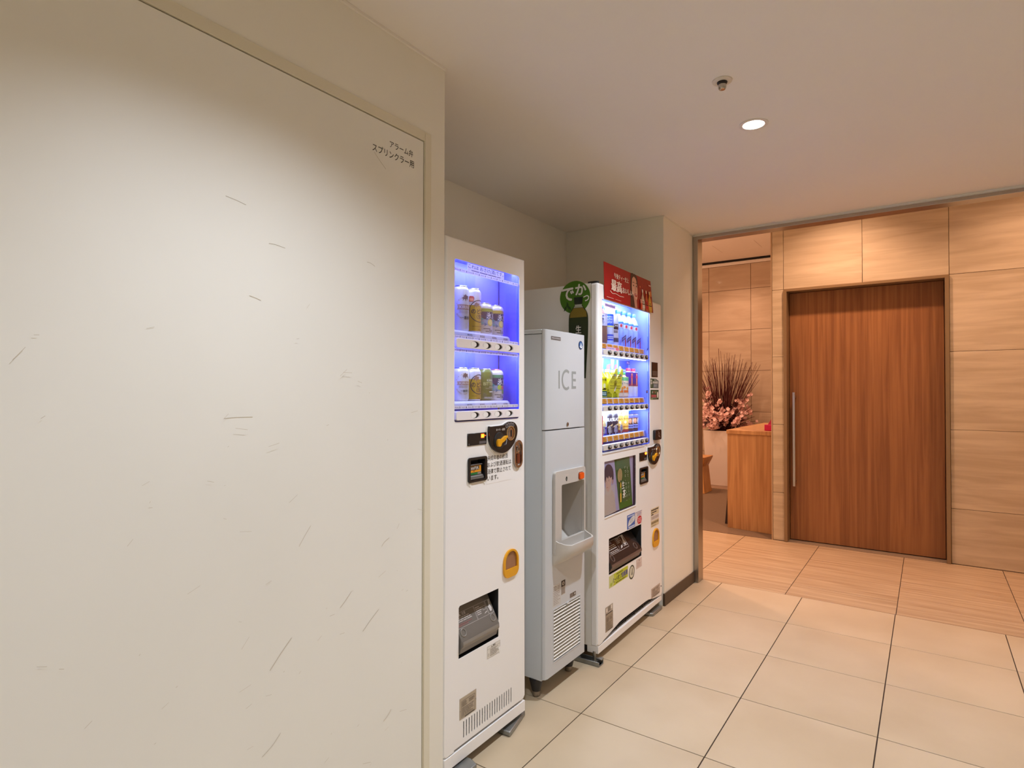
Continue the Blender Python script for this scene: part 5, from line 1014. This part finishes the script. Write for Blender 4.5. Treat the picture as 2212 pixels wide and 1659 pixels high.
for dx, dz, m_ in ((.002, -.002, SH), (0, 0, WT)): p.text('で', cx_ - .072 + dx, cz_ - .014 + dz, cx_ - .006 + dx, cz_ + .048 + dz, m_, .045).text('か', cx_ + .004 + dx, cz_ + .010 + dz, cx_ + .062 + dx, cz_ + .062 + dz, m_, .045).text('っ', cx_ + .048 + dx, cz_ - .024 + dz, cx_ + .078 + dx, cz_ + .004 + dz, m_, .04)
for a, b, t in ((-.052, -.052, -30), (-.040, -.036, 10), (-.030, -.050, 40)): p.poly([(cx_ + a + .018 * math.cos(R(t + 90)), cz_ + b + .018 * math.sin(R(t + 90))), (cx_ + a + .006 * math.cos(R(t)), cz_ + b + .006 * math.sin(R(t))), (cx_ + a - .018 * math.cos(R(t + 90)), cz_ + b - .018 * math.sin(R(t + 90))), (cx_ + a - .006 * math.cos(R(t)), cz_ + b - .006 * math.sin(R(t)))], ink(34, 66, 22))
p.line([(cx_ - .038, cz_ - .03), (cx_ - .030, cz_ - .072)], .002, ink(34, 66, 22)); p.build('card_print', rc_)
p = Pr(faceY(-0.0032)); p.rect(bx - .022, bz - .033, bx + .022, bz, ink(20, 34, 20)).rect(bx - .019, bz - .046, bx + .019, bz - .036, ink(170, 172, 160)).poly([(bx - .026, bz - .052), (bx + .026, bz - .052), (bx + .020, bz - .044), (bx - .020, bz - .044)], ink(160, 160, 140)).poly([(bx - .044, bz - .076), (bx - .026, bz - .054), (bx + .026, bz - .054), (bx + .044, bz - .076), (bx + .047, bz - .10), (bx - .047, bz - .10)], ink(124, 104, 24)).poly([(bx - .020, bz - .24), (bx + .002, bz - .115), (bx + .014, bz - .15), (bx + .010, bz - .24)], ink(30, 44, 22)).text('生', bx - .014, bz - .178, bx + .016, bz - .140, WT, .02).text('茶', bx - .010, bz - .225, bx + .020, bz - .186, WT, .02); p.build('bottle_print', bo)

# ---------------------------------------------------------------- drinks on show
GX = -0.075
def pet(t, z, r, h, body, cap, label=None, l0=.28, l1=.62, pr=None):
    c = (0, 0, z)
    MB().lathe([(r * .8, 0.0006), (r * .96, .02 * h), (r, .06 * h), (r, l0 * h - .002), (r * .985, l0 * h), (r * .985, l1 * h), (r, l1 * h + .002), (r * .97, .68 * h), (r * .72, .79 * h), (r * .42, .87 * h), (r * .40, .915 * h)], c, body, 24).build('body', t)
    MB().lathe([(r * .46, .905 * h), (r * .46, .992 * h), (r * .42, h)], c, cap, 18).build('cap', t)
    if label:
        lb = MB().lathe([(r * 1.008, l0 * h), (r * 1.008, l1 * h)], c, label, 24, cap=False).build('label', t)
        if pr:
            q = Pr(cyl((0, 0), r * 1.008, z), slice_=.004); pr(q, h); q.build('label_print', lb)
def tin(t, z, r, h, body, pr=None, lid=None):
    c = (0, 0, z)
    MB().lathe([(r - .003, 0.0006), (r, .004), (r, h - .006), (r - .003, h - .002)], c, body, 24).build('body', t)
    MB().lathe([(r - .0028, h - .0022), (r - .002, h), (r - .004, h), (r - .006, h - .003), (.001, h - .003)], c, lid or mat('can_aluminium', (206, 206, 210), .25, 1.0), 24).build('lid', t)
    if pr:
        q = Pr(cyl((0, 0), r, z), slice_=.004); pr(q, h); q.build('label', t)
M_tea = mat('green_tea_pet', (96, 150, 90), 0.25); M_brown = mat('brown_tea_pet', (130, 96, 84), 0.25); M_wat = mat('water_pet', (146, 178, 250), 0.12, var=0.06, scale=30); M_spt = mat('sports_pet', (176, 206, 246), 0.3)
M_yl = mat('lemon_pet', (226, 222, 30), 0.3); M_oj = mat('orange_pet', (222, 184, 130), 0.35); M_capw = mat('white_cap', (232, 232, 236), 0.4); M_capb = mat('blue_cap', (50, 110, 220), 0.4); M_milk = mat('milky_pet', (206, 208, 232), 0.35)
D1 = ink(40, 36, 96)
def dk(name, label, row, k, cat, gx=GX): return g3(name, label, cat, (gx, UI[k], row), 'drinks in the soft drink machine')
R1, R2, R3 = 1.5485, 1.2705, 1.0785
t = dk('drink_bottle', 'green tea bottle, first in the top row of the drink machine', R1, 0, 'bottle'); pet(t, 0, .033, .205, M_tea, M_capw, ink(90, 170, 110), .35, .7)
t = dk('drink_bottle', 'brown tea bottle with dark lettering, second in the top row', R1, 1, 'bottle'); pet(t, 0, .033, .205, M_brown, M_capb, ink(206, 204, 226), .45, .75, lambda q, h: [q.text(c, -.020, h * (.66 - .075 * i), -.004, h * (.725 - .075 * i), D1, .02) for i, c in enumerate('午後の')])
t = dk('drink_bottle', 'broad blue sports drink bottle with white lettering in the top row', R1, 2, 'bottle'); pet(t, 0, .036, .215, M_spt, M_capw, mat('sports_label', (30, 92, 226), .4), .10, .74, lambda q, h: [q.rect(-.06, h * .25, .06, h * .42, ink(196, 208, 240)), q.rect(-.06, h * .425, .06, h * .46, ink(226, 226, 130)), q.text('KIRIN', -.022, h * .655, .010, h * .69, ink(214, 226, 250), .02), q.text('LOVES', -.022, h * .585, .014, h * .635, ink(214, 226, 250), .03), q.text('SPORTS', -.022, h * .515, .018, h * .565, ink(214, 226, 250), .03), q.bars(-.02, h * .13, .02, h * .21, 2, ink(200, 214, 246), .6, .2, 3)])
t = dk('drink_bottle', 'white bottle with black band lettered ONE in the top row', R1, 3, 'bottle'); pet(t, 0, .032, .185, M_milk, M_capw, mat('white_label', (206, 206, 226), .4), .08, .86, lambda q, h: [q.rect(-.06, h * .46, .06, h * .62, ink(30, 26, 40)), q.text('ONE', -.016, h * .545, .018, h * .60, WHITE, .03), q.bars(-.016, h * .36, .018, h * .44, 2, ink(40, 36, 60), .6, .2, 2), q.rect(-.06, h * .10, .06, h * .22, ink(60, 70, 96))])
for k, o_ in zip((4, 5, 6, 7), ('first', 'second', 'third', 'last')):
    t = dk('drink_bottle', 'clear blue-capped water bottle, %s of the four in the top row' % o_, R1, k, 'bottle')
    pet(t, 0, .031, .200, M_wat, M_capb, mat('water_label', (196, 206, 240), .4), .50, .66, lambda q, h: [q.rect(-.06, h * .62, .06, h * .66, ink(60, 130, 230)), q.ell(.0, h * .565, .007, .009, ink(206, 40, 60), 12), q.ell(-.026, h * .565, .005, .009, ink(206, 120, 130), 12)])
for k, o_ in zip((0, 1), ('first', 'second')):
    t = dk('drink_bottle', 'yellow lemon drink bottle with dark green base band, %s in the middle row' % o_, R2, k, 'bottle')
    pet(t, 0, .031, .150, M_yl, M_capw, M_yl, .05, .70, lambda q, h: [q.rect(-.06, h * .05, .06, h * .24, ink(16, 96, 74)), q.bars(-.012, h * .09, .014, h * .20, 2, ink(196, 220, 206), .6, .1, 2), q.text('午後', -.016, h * .58, .014, h * .67, ink(60, 60, 20), .02), q.ell(.0, h * .42, .008, .012, ink(236, 232, 170), 14), q.poly([(-.014, h * .28), (.012, h * .28), (.016, h * .33), (-.002, h * .34)], ink(40, 40, 20))])
for k, o_ in zip((2, 3), ('first', 'second')):
    t = dk('drink_bottle', 'yellow lemon drink bottle behind the %s lemon shaped card in the middle row' % o_, R2, k, 'bottle')
    pet(t, 0, .031, .150, M_yl, M_capw, M_yl, .05, .66, lambda q, h: [q.bars(-.014, h * .14, .018, h * .32, 2, ink(120, 120, 24), .5, .2, 3)])
    c = g3('pop_card', 'yellow lemon shaped card curling upwards, %s in the middle row' % o_, 'sign', (-0.036, UI[k] - .012, R2 + .0005), 'lemon cards in the drink machine')
    sh_ = spline([(-.056, .060), (-.050, .082), (-.018, .104), (.018, .130), (.040, .152), (.058, .154), (.064, .134), (.046, .100), (.044, .062), (.030, .034), (-.012, .022), (-.046, .036)], 4)
    MB().prism(sh_, 'x', 0.0, 0.0012, mat('lemon_card', (222, 222, 50), .4)).box(-.002, 0.0, -.006, .006, 0.0, .05, mat('lemon_card', (222, 222, 50), .4)).build('card', c)
    q = Pr(faceX(.0012)); q.bars(-.010, .098, .034, .128, 3, ink(90, 90, 24), .35, .2, 5).text('マンガ', -.034, .074, .034, .088, ink(110, 110, 30), .0).bars(-.034, .044, .032, .068, 2, ink(150, 150, 40), .4, .2, 6).ell(.030, .118, .012, .006, ink(130, 140, 160), 12).poly([(.010, .034), (.042, .064), (.030, .036)], ink(240, 240, 230)); q.build('card_print', c)
for k, o_ in zip((4, 5), ('first', 'second')):
    t = dk('drink_bottle', 'orange juice bottle with green cap area, %s of its pair in the middle row' % o_, R2, k, 'bottle')
    pet(t, 0, .030, .140, M_oj, mat('green_cap', (70, 160, 110), .4), mat('juice_label', (226, 206, 176), .4), .06, .80, lambda q, h: [q.rect(-.06, h * .66, .06, h * .80, ink(90, 170, 120)), q.text('Trop', -.016, h * .50, .018, h * .60, ink(50, 110, 140), .02), q.ell(-.012, h * .40, .009, .007, ink(230, 140, 40), 14), q.ell(.010, h * .36, .010, .008, ink(236, 160, 60), 14), q.rect(-.014, h * .20, .016, h * .29, ink(222, 110, 40))])
for k, o_ in zip((6, 7), ('first', 'second')):
    t = dk('drink_bottle', 'tall drink bottle, dark blue above pale base, %s of its pair in the middle row' % o_, R2, k, 'bottle')
    pet(t, 0, .028, .165, M_milk, mat('red_cap', (190, 50, 80), .4), mat('navy_label', (52, 36, 130), .4), .38, .86, lambda q, h: [q.rect(-.06, h * .40, .06, h * .47, ink(130, 40, 90)), q.rect(.002, h * .42, .012, h * .82, ink(214, 120, 90)), q.ell(.008, h * .70, .010, .008, ink(190, 60, 90), 14), q.rect(-.06, h * .375, .06, h * .395, ink(226, 190, 140))])
M_blk = mat('coffee_black', (36, 34, 46), .3); M_gld = mat('coffee_gold', (222, 184, 86), .3); M_bw = mat('coffee_pale_blue', (190, 204, 240), .35); M_bn = mat('coffee_brown', (74, 52, 52), .35)
for k, o_ in zip((0, 1), ('first', 'second')):
    t = dk('coffee_can', 'pale blue coffee can with curling flame and navy base, %s in the bottom row' % o_, R3, k, 'can')
    tin(t, 0, .031, .125, M_bw, lambda q, h: [q.rect(-.06, h * .02, .06, h * .34, ink(24, 26, 130)), q.line(spline([(-.012, h * .34), (-.020, h * .55), (-.004, h * .75), (.010, h * .95)], 5, False), .006, ink(176, 160, 170)), q.poly(spline([(-.010, h * .34), (-.014, h * .55), (.0, h * .66), (.004, h * .52), (.012, h * .40)], 4), ink(220, 200, 140)), q.bars(-.010, h * .08, .018, h * .26, 3, ink(150, 160, 220), .5, .2, 2)])
for k, o_ in zip((2, 3), ('first', 'second')):
    t = dk('coffee_can', 'black coffee can with white lettering and gold slash, %s in the bottom row' % o_, R3, k, 'can')
    tin(t, 0, .031, .125, M_blk, lambda q, h: [q.text('BLACK', -.018, h * .55, .026, h * .69, WHITE, .03), q.poly([(-.020, h * .27), (.024, h * .40), (.024, h * .47), (-.006, h * .37)], ink(226, 200, 140)), q.rect(-.06, h * .88, .06, h * .96, ink(210, 220, 232)), q.bars(-.012, h * .08, .016, h * .18, 2, ink(170, 166, 176), .5, .2, 3)], mat('black_lid', (50, 50, 70), .4))
for k, o_ in zip((4, 5), ('first', 'second')):
    t = dk('coffee_can', 'gold coffee can with red base band, %s in the bottom row' % o_, R3, k, 'can')
    tin(t, 0, .030, .128, M_gld, lambda q, h: [q.text('THE', -.012, h * .66, .014, h * .72, ink(90, 70, 40), .01), q.text('BAR', -.014, h * .56, .018, h * .64, ink(90, 70, 40), .02), q.ell(-.006, h * .45, .007, .008, ink(246, 240, 220), 14), q.rect(-.06, h * .24, .06, h * .28, ink(186, 110, 40)), q.rect(-.06, 0.003, .06, h * .14, ink(140, 44, 34)), q.poly([(-.004, h * .80), (.010, h * .86), (.004, h * .90)], ink(80, 70, 40))])
for k, o_ in zip((6, 7), ('first', 'second')):
    t = dk('coffee_can', 'dark brown coffee can with blue and lilac bands, %s in the bottom row' % o_, R3, k, 'can')
    tin(t, 0, .029, .098, M_bn, lambda q, h: [q.rect(-.06, h * .80, .06, h * .96, ink(80, 90, 220)), q.rect(-.06, h * .20, .06, h * .40, ink(160, 176, 236)), q.bars(-.016, h * .23, .018, h * .37, 1, ink(70, 80, 140), .8, 0, 2), q.ell(-.006, h * .60, .010, .014, ink(206, 150, 110), 14), q.ell(.016, h * .60, .007, .016, ink(214, 220, 236), 14)])
for k, o_ in zip((4, 5, 6, 7), ('first', 'second', 'third', 'last')):
    c = g3('pop_card', 'small dark blue slanted tag before the %s water bottle' % o_, 'sign', (-0.038, UI[k], R1 + .0005), 'blue tags before the water bottles')
    MB().prism([(-.030, .022), (.026, .046), (.026, .066), (-.030, .044)], 'x', 0, .001, mat('blue_tag', (44, 62, 150), .4)).prism([(.014, 0), (.026, 0), (.026, .046), (.014, .041)], 'x', -.0012, 0, mat('red_tag', (176, 50, 70), .4)).build('card', c)
    q = Pr(lambda u, v, o: (.001 + o, u, v + .0429 * 1.0 * (u + .030) / .1)); q.bars(-.022, .028, .020, .036, 1, ink(140, 160, 220), .8, 0, 2); q.build('card_print', c)
for k, (u, o_) in enumerate(((UI[0] + .0215, 'first'), (UI[1] + .026, 'second'), (UI[2] + .030, 'third'), (UI[3] + .030, 'fourth'))):
    c = g3('pop_card', 'small oval silver seal card, %s along the bottom row of coffee cans' % o_, 'sign', (-0.037, u, R3 + .0005), 'oval seal cards by the coffee cans')
    MB().prism(ell(0, .028, .0165, .021, 24), 'x', 0, .001, ink(196, 194, 196)).box(-.001, 0, -.004, .004, 0, .02, ink(196, 194, 196)).build('card', c)
    q = Pr(faceX(.001)); q.ring(0, .028, .015, .0195, .0025, ink(110, 110, 120) if k < 2 else ink(60, 80, 160), 22).ell(0, .028, .006, .010, ink(150, 156, 140) if k < 2 else ink(70, 90, 170), 14); q.build('card_print', c)
# ================================================================ LOBBY THINGS
ct = thing('reception_counter', 'oak reception counter with flat top standing on the brown carpet in the lobby', 'counter', (-0.02, 6.5, 0.003))
MB().prism([(-0.262, 5.857), (0.16, 5.792), (0.16, 5.812), (-0.243, 5.874)], 'z', 0.003, 0.899, M_oak).build('end_panel', ct, bevel=0.001, segs=1)
MB().prism([(-0.268, 5.850), (0.175, 5.782), (0.175, 7.45), (-0.268, 7.45)], 'z', 0.9005, 0.938, M_oak).build('counter_top', ct, bevel=0.0015, segs=1)
MB().prism([(-0.262, 5.88), (-0.244, 5.88), (-0.244, 7.44), (-0.262, 7.44)], 'z', 0.003, 0.899, M_oak).build('side_panel', ct)
MB().prism([(0.14, 5.83), (0.16, 5.83), (0.16, 7.44), (0.14, 7.44)], 'z', 0.003, 0.899, M_oak).build('back_panel', ct)
MB().prism([(-0.2625, 0.73), (-0.2625, 0.003), (-0.325, 0.003)], 'y', 6.0, 7.2, mat('dark_kick', (48, 34, 34), 0.6)).build('sloping_kick_panel', ct, bevel=0.001, segs=1)
bs = thing('brochure_stand', 'bright pink brochure stand on the oak reception counter', 'stand', (0.10, 5.95, 0.938))
PINK = mat('pink_card', (214, 20, 96), 0.5, var=0.02); PINK2 = mat('pink_card_pale', (206, 60, 110), 0.5)
MB().prism([(0.060, 5.925), (0.158, 5.910), (0.168, 5.985), (0.070, 6.0)], 'z', 0.939, 0.995, PINK).build('holder', bs, bevel=0.002, segs=1)
MB().prism([(0.085, 0.995), (0.172, 0.995), (0.166, 1.135)], 'y', 5.95, 5.958, PINK2).build('leaflet', bs)
MB().prism([(0.100, 0.996), (0.176, 0.996), (0.172, 1.15)], 'y', 5.965, 5.973, PINK).build('leaflet', bs)
# planter
pl = thing('planter', 'tall white tapered square planter holding the flower arrangement', 'planter', (-1.03, 8.56, 0.004))
M_planter = mat('gloss_white_planter', (232, 222, 214), 0.18, spec=0.5, coat=0.4)
def sq(cx, cy, h, z): return [(cx - h, cy - h, z), (cx + h, cy - h, z), (cx + h, cy + h, z), (cx - h, cy + h, z)]
MB().loft([sq(-1.03, 8.56, 0.196, 0.0045), sq(-1.03, 8.56, 0.228, 0.765), sq(-1.03, 8.56, 0.214, 0.765), sq(-1.03, 8.56, 0.210, 0.745)], M_planter).build('pot', pl, bevel=0.003, segs=1)
MB().loft([sq(-1.03, 8.56, 0.209, 0.7455), sq(-1.03, 8.56, 0.212, 0.7635)], mat('planter_soil', (50, 32, 24), 0.95, var=0.2, scale=40)).build('soil', pl)
# flowers
fa = thing('flower_arrangement', 'big arrangement of pink cherry blossom and tall dark red twigs in the white planter', 'flowers', (-1.03, 8.52, 0.765))
M_twig = mat('dark_red_twig', (84, 28, 24), 0.7, var=0.15, scale=30); M_petal = mat('pale_pink_petal', (238, 196, 190), 0.6, var=0.06, scale=60); M_eye = mat('blossom_eye', (170, 92, 84), 0.6)
rd = random.Random(11); tw = MB()
for i in range(150):
    a = rd.uniform(0, 2 * math.pi); s = rd.random() ** 0.6; r0 = 0.12 * s; bx, by = -1.03 + r0 * math.cos(a), 8.52 + 0.8 * r0 * math.sin(a)
    h_ = rd.uniform(0.75, 1.15) * (1.08 - 0.22 * s); sp_ = 0.36 * s + rd.uniform(-0.06, 0.06)
    tx, ty = bx + sp_ * math.cos(a) + rd.uniform(-.03, .03), by + 0.5 * sp_ * math.sin(a); k = rd.uniform(-.02, .02)
    pts = [(bx, by, 0.766), (bx + (tx - bx) * 0.22 + k, by + (ty - by) * 0.25, 0.74 + h_ * 0.35), (bx + (tx - bx) * 0.6 - k, by + (ty - by) * 0.6, 0.74 + h_ * 0.7), (tx, ty, 0.74 + h_)]
    tw.tube(pts, 0.0055, M_twig, 4, r2=0.0018)
tw.tube([(-0.93, 8.50, 0.766), (-0.80, 8.46, 1.15), (-0.62, 8.44, 1.70)], 0.004, M_twig, 4, r2=0.0012)
tw.build('twigs', fa, kind='stuff', label='tall thin dark red twigs')
br = MB(); tips = []
for i in range(104):
    a = rd.uniform(-math.pi, math.pi); e = rd.uniform(0.0, 1.0); L_ = rd.uniform(0.24, 0.46)
    dx, dy, dz = math.cos(a) * (1 - 0.55 * e), 0.75 * math.sin(a) * (1 - 0.55 * e), 0.10 + 1.25 * e
    p0 = Vector((-1.03 + 0.08 * math.cos(a), 8.50 + 0.06 * math.sin(a), 0.768)); p2 = p0 + Vector((dx, dy, dz)) * L_; p1 = (p0 + p2) / 2 + Vector((0, 0, 0.04))
    br.tube([p0, p1, p2], 0.006, M_twig, 5, r2=0.003)
    for q in (0.45, 0.62, 0.78, 0.9, 1.0): tips.append(p0.lerp(p2, q) + Vector((rd.uniform(-.03, .03), rd.uniform(-.03, .03), rd.uniform(-.01, .03))))
for e in [(-0.66, 8.40, 0.96), (-0.70, 8.38, 0.86), (-0.72, 8.42, 1.08)]:
    p0 = Vector((-0.98, 8.48, 0.768)); p2 = Vector(e); br.tube([p0, (p0 + p2) / 2 + Vector((0, 0, .03)), p2], 0.005, M_twig, 5, r2=0.003)
    for q in (0.6, 0.72, 0.84, 0.92, 1.0): tips.append(p0.lerp(p2, q) + Vector((rd.uniform(-.012, .012), 0, rd.uniform(0, .02))))
br.build('branches', fa, kind='stuff', label='dark blossom branches')
lv = MB(); M_leaf = mat('dark_leaf', (52, 30, 26), 0.7, var=0.2, scale=20)
for i in range(260):
    c = Vector((-1.03 + max(min(rd.gauss(0, 0.13), .24), -.24), 8.52 + max(min(rd.gauss(0, 0.09), .16), -.16), 0.81 + min(abs(rd.gauss(0, 0.16)), .34))); u = Vector((rd.uniform(-1, 1), rd.uniform(-1, 1), rd.uniform(-1, 1))).normalized(); v = u.cross(Vector((rd.uniform(-1, 1), 1, 0.2))).normalized()
    lv.add([c - u * 0.03, c + v * 0.012, c + u * 0.03, c - v * 0.012], [(0, 1, 2, 3)], M_leaf)
lv.build('foliage', fa, kind='stuff', smooth=0, fix=False, label='dark undergrowth between the blossoms')
def blossom_mesh(seed):
    r_ = random.Random(seed); mb = MB()
    for k in range(4):
        c = Vector((r_.uniform(-.018, .018), r_.uniform(-.018, .018), r_.uniform(-.018, .018))); n = Vector((r_.uniform(-1, 1), -1.2, r_.uniform(-.4, 1))).normalized()
        a = n.cross(Vector((0, 0, 1))).normalized(); b = n.cross(a)
        for q in range(5):
            t = 2 * math.pi * q / 5; e = a * math.cos(t) + b * math.sin(t); g = a * -math.sin(t) + b * math.cos(t)
            mb.add([c, c + e * .011 + g * .009 + n * .004, c + e * .020 + n * .007, c + e * .011 - g * .009 + n * .004], [(0, 1, 2, 3)], M_petal)
        mb.add([c + n * .003 + a * .004, c + n * .003 + b * .004, c + n * .003 - a * .004, c + n * .003 - b * .004], [(0, 1, 2, 3)], M_eye)
    return mb
tips = [Vector((t_[0], t_[1], max(t_[2], 0.805 + 0.02 * rd.random()))) for t_ in tips]
org = tuple(fa['org']); variants = []
for i in range(5):
    o = blossom_mesh(i).build('blossom', fa, origin=(0, 0, 0), smooth=0, fix=False); variants.append(o.data)
    t_ = tips[i]; o.location = Vector(t_) - Vector(org)
for i, t_ in enumerate(tips[5:285]):
    o = bpy.data.objects.new('blossom', variants[i % 5]); COL.objects.link(o); o.parent = fa; o.location = Vector(t_) - Vector(org); o.rotation_euler = (rd.uniform(-.5, .5), rd.uniform(0, 6.28), rd.uniform(-.8, .8)); s = rd.uniform(0.9, 1.5); o.scale = (s, s, s)
# stool
so = thing('stool', 'hourglass shaped light oak stool on the brown carpet, partly behind the door jamb', 'stool', (-1.17, 7.75, 0.003))
M_stool = grain('light_oak_block', (176, 122, 66), (206, 152, 92), 3.0, (9, 9, 0.8), rough=0.45)
MB().loft([sq(-1.17, 7.75, 0.160, 0.0035), sq(-1.17, 7.75, 0.148, 0.06), sq(-1.17, 7.75, 0.125, 0.345)], M_stool).build('base', so, bevel=0.003, segs=1)
MB().loft([sq(-1.17, 7.75, 0.125, 0.3455), sq(-1.17, 7.75, 0.165, 0.445), sq(-1.17, 7.75, 0.170, 0.468)], M_stool).build('seat', so, bevel=0.003, segs=1)
for o in bpy.data.objects:
    if 'org' in o: del o['org']
